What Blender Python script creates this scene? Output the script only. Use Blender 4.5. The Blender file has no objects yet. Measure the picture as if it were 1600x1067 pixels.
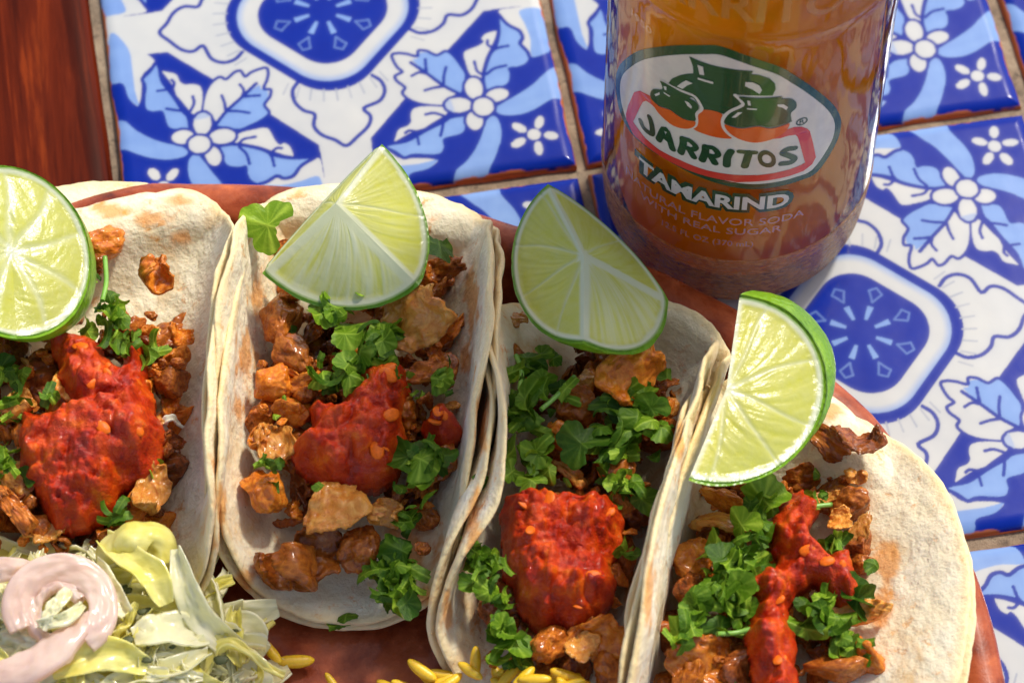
import bpy, math, json
import numpy as np
from mathutils import Matrix, Vector, Euler
from mathutils.geometry import tessellate_polygon
import bmesh

# ------------------------------------------------------------------ scene, camera, light
S = 0.01                                   # everything below is authored in centimetres
SC = bpy.context.scene
COL = SC.collection
RNG = np.random.default_rng(7)

AZ, EL, ROLL, TX, TY, DIST, FPX = 0.20912236, 1.0553906, 0.0400958698, -2.51720798, -4.39999513, 61.5250637, 4200.0
_d = np.array([math.sin(AZ)*math.cos(EL), math.cos(AZ)*math.cos(EL), -math.sin(EL)])
_r = np.cross(_d, [0, 0, 1.0]); _r /= np.linalg.norm(_r); _u = np.cross(_r, _d)
CR = _r*math.cos(ROLL)+_u*math.sin(ROLL); CU = -_r*math.sin(ROLL)+_u*math.cos(ROLL); CD = _d
CC = np.array([TX, TY, 0])-CD*DIST

cam = bpy.data.cameras.new('camera'); camo = bpy.data.objects.new('camera', cam); COL.objects.link(camo)
camo.matrix_world = Matrix(((CR[0], CU[0], -CD[0], CC[0]*S), (CR[1], CU[1], -CD[1], CC[1]*S), (CR[2], CU[2], -CD[2], CC[2]*S), (0, 0, 0, 1)))
cam.sensor_width = 36; cam.lens = FPX/1600*36; cam.clip_start = 0.01; cam.clip_end = 100
cam.dof.use_dof = True; cam.dof.focus_distance = 0.575; cam.dof.aperture_fstop = 18
SC.camera = camo

SUN_DIR = np.array([0.46, 0.42, 0.78]); SUN_DIR /= np.linalg.norm(SUN_DIR)
sun = bpy.data.lights.new('sun', 'SUN'); sun.energy = 1.5; sun.angle = math.radians(7); sun.color = (1, 0.95, 0.86)
suno = bpy.data.objects.new('sun', sun); COL.objects.link(suno)
suno.rotation_euler = Vector(tuple(SUN_DIR)).to_track_quat('Z', 'Y').to_euler()
world = bpy.data.worlds.new('World'); SC.world = world; world.use_nodes = True
wn = world.node_tree; bgn = wn.nodes['Background']
sky = wn.nodes.new('ShaderNodeTexSky'); sky.sky_type = 'NISHITA'; sky.sun_disc = False
sky.sun_elevation = math.asin(SUN_DIR[2]); sky.sun_rotation = math.atan2(SUN_DIR[0], SUN_DIR[1])
sky.dust_density = 1.2; sky.ozone_density = 0.0; sky.air_density = 0.5
tint = wn.nodes.new('ShaderNodeMix'); tint.data_type = 'RGBA'; tint.blend_type = 'MULTIPLY'; tint.inputs[0].default_value = 1.0
tint.inputs[7].default_value = (1.0, .92, .80, 1)     # the camera's white balance for open shade
wn.links.new(sky.outputs[0], tint.inputs[6]); wn.links.new(tint.outputs[2], bgn.inputs[0]); bgn.inputs[1].default_value = 0.15
SC.view_settings.view_transform = 'Standard'; SC.view_settings.look = 'None'
SC.view_settings.exposure = 1.28; SC.view_settings.gamma = 1.0
SC.render.engine = 'CYCLES'
SC.cycles.max_bounces = 16; SC.cycles.diffuse_bounces = 5; SC.cycles.volume_bounces = 14; SC.cycles.transparent_max_bounces = 16; SC.cycles.sample_clamp_indirect = 6
SC.cycles.use_denoising = True; SC.cycles.caustics_reflective = False; SC.cycles.caustics_refractive = True


def at(px, py, z):
    """world point (cm) at height z seen at a pixel of the 1600 x 1067 photograph"""
    w = CD*FPX+CR*(px-800)-CU*(py-533.5)
    return CC+w*((z-CC[2])/w[2])


# ------------------------------------------------------------------ helpers
WL = {}                                    # world place of every object made

def link(name, mesh, parent=None, loc=(0, 0, 0)):
    o = bpy.data.objects.new(name, mesh); COL.objects.link(o)
    o.location = Vector([c*S for c in loc]); WL[o.name] = o.location.copy()
    if parent is not None:
        o.parent = parent
        o.location = WL[o.name]-WL.get(parent.name, parent.location)
    return o


def mesh_np(name, V, F, mat, smooth=True, col=None, loc=(0, 0, 0), mats=None, midx=None):
    """mesh from numpy vertices (cm, world) and an (n,3|4) face array or list of arrays; origin moved to loc"""
    V = (np.asarray(V, float)-np.asarray(loc, float))*S
    Fs = F if isinstance(F, list) else [F]
    me = bpy.data.meshes.new(name)
    nf = sum(len(f) for f in Fs); nl = sum(f.size for f in Fs)
    me.vertices.add(len(V)); me.vertices.foreach_set('co', V.astype(np.float32).ravel())
    me.loops.add(nl); me.polygons.add(nf)
    me.loops.foreach_set('vertex_index', np.concatenate([f.ravel() for f in Fs]).astype(np.int32))
    tot = np.concatenate([np.full(len(f), f.shape[1]) for f in Fs]); st = np.concatenate([[0], np.cumsum(tot)[:-1]])
    me.polygons.foreach_set('loop_start', st.astype(np.int32)); me.polygons.foreach_set('loop_total', tot.astype(np.int32))
    me.polygons.foreach_set('use_smooth', np.full(nf, smooth))
    for m in (mats or [mat]): me.materials.append(m)
    if midx is not None: me.polygons.foreach_set('material_index', np.asarray(midx, np.int32))
    if col is not None:
        a = me.color_attributes.new('Col', 'FLOAT_COLOR', 'POINT')
        c = np.ones((len(V), 4), np.float32); c[:, :3] = col
        a.data.foreach_set('color', c.ravel())
    me.update(calc_edges=True)
    return me


def empty(name, loc, label, cat, group=None):
    o = bpy.data.objects.new(name, None); COL.objects.link(o); o.location = Vector([c*S for c in loc]); o.empty_display_size = 0.01
    return tag(o, label, cat, group)


def tag(o, label=None, cat=None, group=None, kind=None):
    if label: o['label'] = label
    if cat: o['category'] = cat
    if group: o['group'] = group
    if kind: o['kind'] = kind
    return o


def _h(ix, iy, iz, seed):
    n = (ix*374761393+iy*668265263+iz*2147483647+seed*974634541) & 0x7fffffff
    n = ((n ^ (n >> 13))*1274126177) & 0x7fffffff
    n = n ^ (n >> 16)
    return (n & 0xffff)/32767.5-1


ROT = np.array(Euler((.7, 1.1, .4)).to_matrix())


def vn(P, f=1.0, seed=0):
    """smooth value noise in -1..1"""
    P = (np.asarray(P, float)*f) @ ROT+17.3+seed*1.37; i = np.floor(P).astype(np.int64); t = P-i; t = t*t*(3-2*t)
    x, y, z = i[..., 0], i[..., 1], i[..., 2]; a, b, c = t[..., 0], t[..., 1], t[..., 2]
    r = 0
    for dx in (0, 1):
        for dy in (0, 1):
            for dz in (0, 1):
                r = r+_h(x+dx, y+dy, z+dz, seed)*np.where(dx, a, 1-a)*np.where(dy, b, 1-b)*np.where(dz, c, 1-c)
    return r


def grid_faces(nu, nv, wrap_u=False, wrap_v=False, flip=False):
    iu = np.arange(nu if wrap_u else nu-1); iv = np.arange(nv if wrap_v else nv-1)
    A, B = np.meshgrid(iu, iv, indexing='ij')
    A2, B2 = (A+1) % nu, (B+1) % nv
    F = np.stack([A*nv+B, A2*nv+B, A2*nv+B2, A*nv+B2], -1).reshape(-1, 4)
    return F[:, ::-1] if flip else F


def lathe(prof, n=128):
    prof = np.array(prof, float); t = np.linspace(0, 2*np.pi, n, endpoint=False)
    V = np.stack([prof[:, 0][:, None]*np.cos(t), prof[:, 0][:, None]*np.sin(t), np.repeat(prof[:, 1][:, None], n, 1)], -1)
    return V.reshape(-1, 3), grid_faces(len(prof), n, wrap_v=True, flip=True)


def catmull(P, k=4, closed=True):
    P = np.array(P, float); n = len(P)
    if not closed: P = np.vstack([2*P[0]-P[1], P, 2*P[-1]-P[-2]])
    out = []
    rngi = range(n) if closed else range(n-1)
    for i in rngi:
        if closed: p0, p1, p2, p3 = P[(i-1) % n], P[i], P[(i+1) % n], P[(i+2) % n]
        else: p0, p1, p2, p3 = P[i], P[i+1], P[i+2], P[i+3]
        for t in np.arange(k)/k:
            out.append(.5*((2*p1)+(-p0+p2)*t+(2*p0-5*p1+4*p2-p3)*t*t+(-p0+3*p1-3*p2+p3)*t**3))
    if not closed: out.append(P[-2])
    return np.array(out)


# ------------------------------------------------------------------ materials
class MT:
    def __init__(self, name):
        self.m = bpy.data.materials.new(name); self.m.use_nodes = True
        self.n = self.m.node_tree.nodes; self.l = self.m.node_tree.links
        self.b = self.n['Principled BSDF']; self.out = self.n['Material Output']; self.co = None

    def set(self, **k):
        for a, v in k.items():
            i = self.b.inputs[a.replace('_', ' ')]
            if hasattr(v, 'is_output') or isinstance(v, bpy.types.NodeSocket): self.l.new(v, i)
            else: i.default_value = (v + (1,)) if isinstance(v, tuple) and len(v) == 3 and i.type == 'RGBA' else v
        return self

    def node(self, t, **k):
        x = self.n.new(t)
        for a, v in k.items(): setattr(x, a, v)
        return x

    def obj(self, scale=(100, 100, 100)):
        c = self.node('ShaderNodeTexCoord'); mp = self.node('ShaderNodeMapping'); mp.inputs['Scale'].default_value = scale
        self.l.new(c.outputs['Object'], mp.inputs[0]); return mp.outputs[0]

    def noise(self, vec, scale, detail=4, rough=.6, dist=0.0):
        x = self.node('ShaderNodeTexNoise'); x.inputs['Scale'].default_value = scale; x.inputs['Detail'].default_value = detail
        x.inputs['Roughness'].default_value = rough; x.inputs['Distortion'].default_value = dist
        self.l.new(vec, x.inputs['Vector']); return x.outputs['Fac']

    def voro(self, vec, scale, feature='F1', rnd=1.0):
        x = self.node('ShaderNodeTexVoronoi'); x.feature = feature; x.inputs['Scale'].default_value = scale; x.inputs['Randomness'].default_value = rnd
        self.l.new(vec, x.inputs['Vector']); return x.outputs['Distance']

    def ramp(self, fac, stops):
        x = self.node('ShaderNodeValToRGB'); e = x.color_ramp.elements
        while len(e) < len(stops): e.new(.5)
        for i, (p, c) in enumerate(stops):
            e[i].position = p; e[i].color = (c, c, c, 1) if not isinstance(c, tuple) else c+(1,)
        self.l.new(fac, x.inputs[0]); return x.outputs[0]

    def mix(self, fac, a, b, mode='MIX'):
        x = self.node('ShaderNodeMix', data_type='RGBA', blend_type=mode)
        for s, v in ((x.inputs[0], fac), (x.inputs[6], a), (x.inputs[7], b)):
            if isinstance(v, bpy.types.NodeSocket): self.l.new(v, s)
            else: s.default_value = v+(1,) if isinstance(v, tuple) else v
        return x.outputs[2]

    def math(self, op, a, b=0.5):
        x = self.node('ShaderNodeMath', operation=op)
        for s, v in ((x.inputs[0], a), (x.inputs[1], b)):
            if isinstance(v, bpy.types.NodeSocket): self.l.new(v, s)
            else: s.default_value = v
        return x.outputs[0]

    def col(self):
        x = self.node('ShaderNodeVertexColor', layer_name='Col'); return x.outputs[0]

    def rnd(self):
        return self.node('ShaderNodeObjectInfo').outputs['Random']

    def bump(self, h, strength=.5, dist=.05, prev=None):
        x = self.node('ShaderNodeBump'); x.inputs['Strength'].default_value = strength; x.inputs['Distance'].default_value = dist*S
        self.l.new(h, x.inputs['Height'])
        if prev: self.l.new(prev, x.inputs['Normal'])
        return x.outputs[0]


def m_glaze():
    k = MT('tile_glaze'); v = k.obj()
    tint = k.ramp(k.noise(v, .6, 3), [(.3, (.88, .9, .95)), (.7, (1, 1, 1))])
    c = k.mix(1.0, k.col(), tint, 'MULTIPLY')
    nb = k.bump(k.noise(v, .55, 2), .25, .12); nb = k.bump(k.noise(v, 9, 2), .05, .02, nb)
    k.set(Base_Color=c, Roughness=.26, Specular_IOR_Level=.03, Coat_Weight=.32, Coat_Roughness=.10, Normal=nb, Coat_Normal=nb)
    return k.m


def m_grout():
    k = MT('grout'); v = k.obj()
    c = k.ramp(k.noise(v, 1.3, 6, .7), [(.28, (.10, .075, .05)), (.5, (.27, .20, .13)), (.75, (.42, .33, .22))])
    c = k.mix(k.ramp(k.noise(v, 5, 5), [(.55, 0.0), (.7, .7)]), c, (.07, .05, .035))
    k.set(Base_Color=c, Roughness=.8, Normal=k.bump(k.noise(v, 12, 6, .7), .8, .08)); return k.m


def m_terra_side():
    k = MT('tile_clay_side'); v = k.obj()
    k.set(Base_Color=k.ramp(k.noise(v, 4), [(.3, (.42, .11, .035)), (.7, (.62, .2, .07))]), Roughness=.8, Normal=k.bump(k.noise(v, 15), .5, .05)); return k.m


def m_wood():
    k = MT('stained_wood'); v = k.obj((100, 4.5, 100))
    n = k.noise(v, 1.1, 6, .65, .8); n2 = k.noise(k.obj((260, 6, 260)), 1.0, 5, .7)
    c = k.ramp(n, [(.34, (.014, .002, .001)), (.48, (.05, .006, .002)), (.58, (.13, .016, .004)), (.68, (.36, .055, .008))])
    c = k.mix(k.ramp(n2, [(.35, .0), (.7, .55)]), c, (.05, .008, .004))
    k.set(Base_Color=c, Roughness=.4, Specular_IOR_Level=.0, Coat_Weight=.14, Coat_Roughness=.08, Normal=k.bump(n2, .15, .03)); return k.m


def m_clay(inner=False):
    k = MT('glazed_clay_floor' if inner else 'glazed_clay'); v = k.obj()
    n = k.noise(v, .9, 6, .65, .4)
    c = k.ramp(n, [(.3, (.10, .014, .005)), (.46, (.27, .048, .014)), (.60, (.40, .09, .03)), (.75, (.56, .14, .024))])
    sp = k.ramp(k.voro(v, 4.0), [(.0, .75), (.12, 0.0)])
    c = k.mix(sp, c, (.16, .035, .018))
    nb = k.bump(k.noise(v, 7, 5, .7), .35, .05)
    k.set(Base_Color=c, Roughness=k.ramp(k.noise(v, 3, 4), [(.35, .22), (.7, .5)]), Specular_IOR_Level=.15, Coat_Weight=.22, Coat_Roughness=.1, Normal=nb); return k.m


def m_tortilla():
    k = MT('corn_tortilla'); v = k.obj()
    base = k.ramp(k.noise(v, .8, 5, .6), [(.3, (.74, .62, .39)), (.55, (.84, .75, .54)), (.8, (.89, .83, .66))])
    toast = k.ramp(k.noise(v, .55, 5, .7, .6), [(.52, 0.0), (.70, .7)])
    c = k.mix(toast, base, (.66, .38, .12))
    grease = k.ramp(k.noise(v, 1.7, 6, .75, .3), [(.57, 0.0), (.67, .8)])
    c = k.mix(grease, c, (.70, .28, .035))
    speck = k.ramp(k.voro(v, 2.2), [(.0, .8), (.035, .6), (.055, 0.0)])
    c = k.mix(speck, c, (.22, .10, .04))
    rim = k.node('ShaderNodeSeparateColor'); k.l.new(k.col(), rim.inputs[0])
    c = k.mix(k.math('MULTIPLY', rim.outputs[0], .75), c, (.80, .62, .31))
    c = k.mix(k.math('MULTIPLY', rim.outputs[1], .7), c, (.72, .27, .03))
    blister = k.noise(v, 3.2, 4, .55); pore = k.noise(v, 16, 4, .6)
    nb = k.bump(blister, .55, .16); nb = k.bump(k.noise(v, 7, 3), .35, .05, nb); nb = k.bump(pore, .35, .03, nb)
    k.set(Base_Color=c, Roughness=.62, Specular_IOR_Level=.15, Subsurface_Weight=.22, Subsurface_Radius=(1, .7, .4), Subsurface_Scale=.0022, Normal=nb); return k.m


def m_meat(name, stops, rough=.38, char=.64):
    k = MT(name); v = k.obj()
    rn = k.rnd(); off = k.node('ShaderNodeVectorMath', operation='ADD'); k.l.new(v, off.inputs[0])
    cmb = k.node('ShaderNodeCombineXYZ'); mm = k.math('MULTIPLY', rn, 40.0)
    k.l.new(mm, cmb.inputs[0]); k.l.new(mm, cmb.inputs[1]); k.l.new(cmb.outputs[0], off.inputs[1]); v = off.outputs[0]
    n = k.noise(v, 2.3, 8, .7, .9)
    c = k.ramp(n, stops)
    c = k.mix(k.ramp(k.noise(v, 3.2, 6, .75), [(char, 0.0), (char+.1, .85)]), c, (.045, .014, .006))
    c = k.mix(k.ramp(k.noise(v, 2.1, 5, .7, 1.0), [(.6, 0.0), (.68, .6)]), c, (.42, .075, .014))
    spk = k.ramp(k.voro(v, 4.5), [(.0, .85), (.045, .7), (.07, 0.0)]); c = k.mix(spk, c, (.06, .02, .01))
    hs = k.node('ShaderNodeHueSaturation'); k.l.new(c, hs.inputs['Color'])
    k.l.new(k.math('ADD', k.math('MULTIPLY', rn, .5), .75), hs.inputs['Value'])
    nb = k.bump(k.noise(v, 5, 5, .6), .4, .08); nb = k.bump(k.noise(k.obj((90, 340, 90)), 3, 3), .35, .04, nb)
    k.set(Base_Color=hs.outputs[0], Roughness=k.ramp(k.noise(v, 4, 4), [(.35, rough-.2), (.65, rough+.15)]), Specular_IOR_Level=.12, Coat_Weight=.5, Coat_Roughness=.13,
          Subsurface_Weight=.15, Subsurface_Radius=(1, .4, .15), Subsurface_Scale=.0015, Normal=nb); return k.m


def m_salsa():
    k = MT('red_salsa'); v = k.obj()
    n = k.noise(v, 1.7, 6, .65, .5)
    c = k.ramp(n, [(.3, (.19, .006, .001)), (.45, (.41, .023, .002)), (.60, (.57, .064, .0035)), (.74, (.72, .18, .009))])
    nb0 = k.bump(k.noise(v, 6, 3, .6), .5, .09); nb = k.bump(k.noise(v, 9, 5, .7), .5, .06, nb0); nb = k.bump(k.noise(v, 24, 3, .6), .5, .03, nb)
    k.set(Base_Color=c, Roughness=.45, Specular_IOR_Level=.05, Coat_Weight=.65, Coat_Roughness=.04, Coat_Normal=nb, Subsurface_Weight=.25, Subsurface_Radius=(1, .15, .05), Subsurface_Scale=.002,
          Normal=nb); return k.m


def m_leaf():
    k = MT('cilantro_green'); v = k.obj(); rn = k.rnd()
    c = k.mix(k.ramp(k.noise(v, 2.5, 4), [(.3, 0.0), (.75, .7)]), k.col(), (.13, .29, .015))
    hs = k.node('ShaderNodeHueSaturation'); k.l.new(c, hs.inputs['Color'])
    k.l.new(k.math('ADD', k.math('MULTIPLY', rn, 1.2), .42), hs.inputs['Value'])
    k.l.new(k.math('ADD', k.math('MULTIPLY', rn, -.035), .505), hs.inputs['Hue'])
    k.set(Base_Color=hs.outputs[0], Roughness=.36, Specular_IOR_Level=.22, Normal=k.bump(k.noise(v, 7, 4), .5, .05))
    tr = k.node('ShaderNodeBsdfTranslucent'); k.l.new(hs.outputs[0], tr.inputs[0]); mx = k.node('ShaderNodeMixShader'); mx.inputs[0].default_value = .3
    k.l.new(k.b.outputs[0], mx.inputs[1]); k.l.new(tr.outputs[0], mx.inputs[2]); k.l.new(mx.outputs[0], k.out.inputs[0]); return k.m


def m_lime_flesh():
    k = MT('lime_flesh'); v = k.obj()
    c = k.mix(k.ramp(k.noise(v, 5, 4), [(.3, 0.0), (.8, .25)]), k.col(), (.85, .85, .6))
    nb = k.bump(k.noise(v, 5, 4), .35, .05)
    k.set(Base_Color=c, Roughness=.22, Specular_IOR_Level=.5, Normal=nb)
    return translucent(k, c, .5)


def translucent(k, c, w):
    tr = k.node('ShaderNodeBsdfTranslucent'); k.l.new(c, tr.inputs[0]); mx = k.node('ShaderNodeMixShader'); mx.inputs[0].default_value = w
    k.l.new(k.b.outputs[0], mx.inputs[1]); k.l.new(tr.outputs[0], mx.inputs[2]); k.l.new(mx.outputs[0], k.out.inputs[0]); return k.m


def m_rind():
    k = MT('lime_rind'); v = k.obj()
    c = k.ramp(k.noise(v, 1.2, 4), [(.3, (.13, .32, .012)), (.6, (.24, .47, .022)), (.8, (.38, .58, .06))])
    pores = k.voro(v, 9.0)
    k.set(Base_Color=c, Roughness=.28, Coat_Weight=.3, Coat_Roughness=.2, Normal=k.bump(pores, .45, .05)); return translucent(k, c, .3)


def m_pale(name, c1, c2, ssr=(.9, 1, .5), alpha_tr=.28, rough=.2):
    k = MT(name); v = k.obj()
    c = k.ramp(k.noise(v, 1.1, 5, .6), [(.3, c1), (.7, c2)])
    k.set(Base_Color=c, Roughness=rough, Specular_IOR_Level=.4, Coat_Weight=.5, Coat_Roughness=.05, Normal=k.bump(k.noise(k.obj((60, 260, 60)), 2.0, 4), .4, .06))
    k.set(Subsurface_Weight=.35, Subsurface_Radius=ssr, Subsurface_Scale=.003)
    return translucent(k, c, alpha_tr)


def m_simple(name, c, rough=.4, var=.25, bump=.2, bs=6, **kw):
    k = MT(name); v = k.obj()
    lo = tuple(max(0, x*(1-var)) for x in c); hi = tuple(min(1, x*(1+var)) for x in c)
    k.set(Base_Color=k.ramp(k.noise(v, 2.0, 4), [(.3, lo), (.7, hi)]), Roughness=rough, Normal=k.bump(k.noise(v, bs, 4), bump, .04), **kw); return k.m


def m_glass():
    """thin clear bottle glass: lets light through, mirrors by Fresnel"""
    k = MT('bottle_glass'); k.n.remove(k.b); v = k.obj((60, 60, 14))
    nb = k.bump(k.noise(v, 1.6, 3, .5), .22, .3)
    fr = k.node('ShaderNodeFresnel'); fr.inputs[0].default_value = 1.52; k.l.new(nb, fr.inputs['Normal'])
    gl = k.node('ShaderNodeBsdfGlossy'); gl.inputs['Roughness'].default_value = .05; k.l.new(nb, gl.inputs['Normal'])
    tr = k.node('ShaderNodeBsdfTransparent'); tr.inputs[0].default_value = (.97, .93, .95, 1)
    mx = k.node('ShaderNodeMixShader'); k.l.new(fr.outputs[0], mx.inputs[0]); k.l.new(tr.outputs[0], mx.inputs[1]); k.l.new(gl.outputs[0], mx.inputs[2])
    k.l.new(mx.outputs[0], k.out.inputs[0]); return k.m


def m_stipple():
    k = MT('stippled_glass'); k.n.remove(k.b); v = k.obj((100, 100, 200))
    h = k.noise(v, 5.5, 3, .55)
    nb = k.bump(h, .9, .12)
    fr = k.node('ShaderNodeFresnel'); fr.inputs[0].default_value = 1.6; k.l.new(nb, fr.inputs['Normal'])
    gl = k.node('ShaderNodeBsdfGlossy'); gl.inputs['Roughness'].default_value = .12; k.l.new(nb, gl.inputs['Normal'])
    tr = k.node('ShaderNodeBsdfTransparent'); tr.inputs[0].default_value = (.93, .80, .74, 1)
    t1 = k.node('ShaderNodeBsdfTranslucent'); t1.inputs[0].default_value = (1.0, .62, .25, 1); k.l.new(nb, t1.inputs['Normal'])
    d1 = k.node('ShaderNodeBsdfDiffuse'); d1.inputs[0].default_value = (1.0, .52, .16, 1); k.l.new(nb, d1.inputs['Normal'])
    tl = k.node('ShaderNodeMixShader'); k.l.new(t1.outputs[0], tl.inputs[1]); k.l.new(d1.outputs[0], tl.inputs[2])
    m0 = k.node('ShaderNodeMixShader'); k.l.new(k.ramp(h, [(.35, .25), (.65, .65)]), m0.inputs[0]); k.l.new(tr.outputs[0], m0.inputs[1]); k.l.new(tl.outputs[0], m0.inputs[2])
    mx = k.node('ShaderNodeMixShader'); k.l.new(fr.outputs[0], mx.inputs[0]); k.l.new(m0.outputs[0], mx.inputs[1]); k.l.new(gl.outputs[0], mx.inputs[2])
    k.l.new(mx.outputs[0], k.out.inputs[0]); return k.m


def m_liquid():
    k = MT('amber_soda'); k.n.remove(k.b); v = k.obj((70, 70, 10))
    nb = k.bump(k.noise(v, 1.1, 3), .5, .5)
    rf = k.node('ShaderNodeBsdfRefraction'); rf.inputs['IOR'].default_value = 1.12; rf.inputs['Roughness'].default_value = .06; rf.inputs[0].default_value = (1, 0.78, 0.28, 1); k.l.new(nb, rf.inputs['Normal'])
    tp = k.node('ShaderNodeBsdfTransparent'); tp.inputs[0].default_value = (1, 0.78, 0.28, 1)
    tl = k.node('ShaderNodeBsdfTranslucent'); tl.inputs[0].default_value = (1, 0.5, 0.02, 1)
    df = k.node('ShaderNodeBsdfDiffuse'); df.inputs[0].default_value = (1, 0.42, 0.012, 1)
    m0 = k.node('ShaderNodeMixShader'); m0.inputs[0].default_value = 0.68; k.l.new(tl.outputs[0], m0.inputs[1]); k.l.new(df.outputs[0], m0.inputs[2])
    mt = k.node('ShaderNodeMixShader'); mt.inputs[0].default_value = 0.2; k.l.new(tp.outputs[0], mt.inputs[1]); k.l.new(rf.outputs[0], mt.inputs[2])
    m1 = k.node('ShaderNodeMixShader'); sep = k.node('ShaderNodeSeparateXYZ'); k.l.new(k.obj((10, 10, 10)), sep.inputs[0]); k.l.new(k.ramp(sep.outputs[2], [(.30, .90), (.95, .60)]), m1.inputs[0]); k.l.new(mt.outputs[0], m1.inputs[1]); k.l.new(m0.outputs[0], m1.inputs[2])  # more scattering orange lower down paints in the glow of light focused through glass
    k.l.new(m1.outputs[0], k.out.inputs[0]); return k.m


def m_ink(name, c, tr=.0):
    k = MT(name); v = k.obj()
    k.set(Base_Color=k.ramp(k.noise(v, 3, 3), [(.3, tuple(x*.9 for x in c)), (.7, c)]), Roughness=.25, Specular_IOR_Level=.5, Coat_Weight=.5, Coat_Roughness=.05)
    if tr:
        t = k.node('ShaderNodeBsdfTransparent'); mx = k.node('ShaderNodeMixShader'); mx.inputs[0].default_value = tr
        k.l.new(k.b.outputs[0], mx.inputs[1]); k.l.new(t.outputs[0], mx.inputs[2]); k.l.new(mx.outputs[0], k.out.inputs[0])
    return k.m


GLAZE, GROUT, SIDE, WOOD, CLAY, CLAYF, TORT = m_glaze(), m_grout(), m_terra_side(), m_wood(), m_clay(), m_clay(True), m_tortilla()
MEATS = [m_meat('browned_meat', [(.28, (.09, .018, .004)), (.44, (.30, .075, .009)), (.60, (.50, .155, .018)), (.78, (.66, .30, .06))]),
         m_meat('orange_meat', [(.28, (.22, .05, .005)), (.44, (.52, .13, .009)), (.60, (.68, .235, .022)), (.78, (.80, .42, .08))], .34, .68),
         m_meat('pale_meat', [(.28, (.34, .09, .018)), (.42, (.58, .20, .025)), (.58, (.70, .32, .06)), (.76, (.78, .46, .13))], .36, .70),
         m_meat('dark_meat', [(.28, (.06, .014, .004)), (.45, (.20, .05, .010)), (.62, (.38, .11, .02)), (.8, (.50, .20, .045))], .32, .6)]
SALSA, LEAF, FLESH, RIND = m_salsa(), m_leaf(), m_lime_flesh(), m_rind()
SEED = m_simple('chili_seed_orange', (.68, .13, .008), .3, Specular_IOR_Level=.15)
CABB = m_pale('cabbage_pale', (.93, .90, .46), (.97, .95, .66)); CABY = m_pale('cabbage_yellow', (.88, .80, .12), (.93, .88, .34)); ONION = m_pale('pickled_onion', (.88, .67, .58), (.93, .80, .70), alpha_tr=.5)
RICE = m_simple('yellow_rice', (.80, .50, .02), .38, .15, Subsurface_Weight=.2, Subsurface_Scale=.002)
STEM = m_simple('herb_stem', (.20, .42, .06), .35); DRY = m_simple('dried_herb', (.06, .07, .015), .6)
ONW = m_simple('white_onion', (.78, .78, .60), .25, .1)
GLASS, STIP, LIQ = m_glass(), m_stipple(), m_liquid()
INK_G = m_ink('green_ink', (.006, .065, .025)); INK_C = m_ink('cream_ink', (.90, .78, .66), .16); INK_R = m_ink('red_ink', (.72, .045, .03)); INK_O = m_ink('orange_ink', (.78, .10, .01)); INK_D = m_ink('peach_ink', (.85, .42, .16), .1); INK_A = m_ink('raised_amber_glass', (.62, .26, .06), .45); INK_P = m_ink('pale_ink', (.62, .36, .34), .1)

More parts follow.
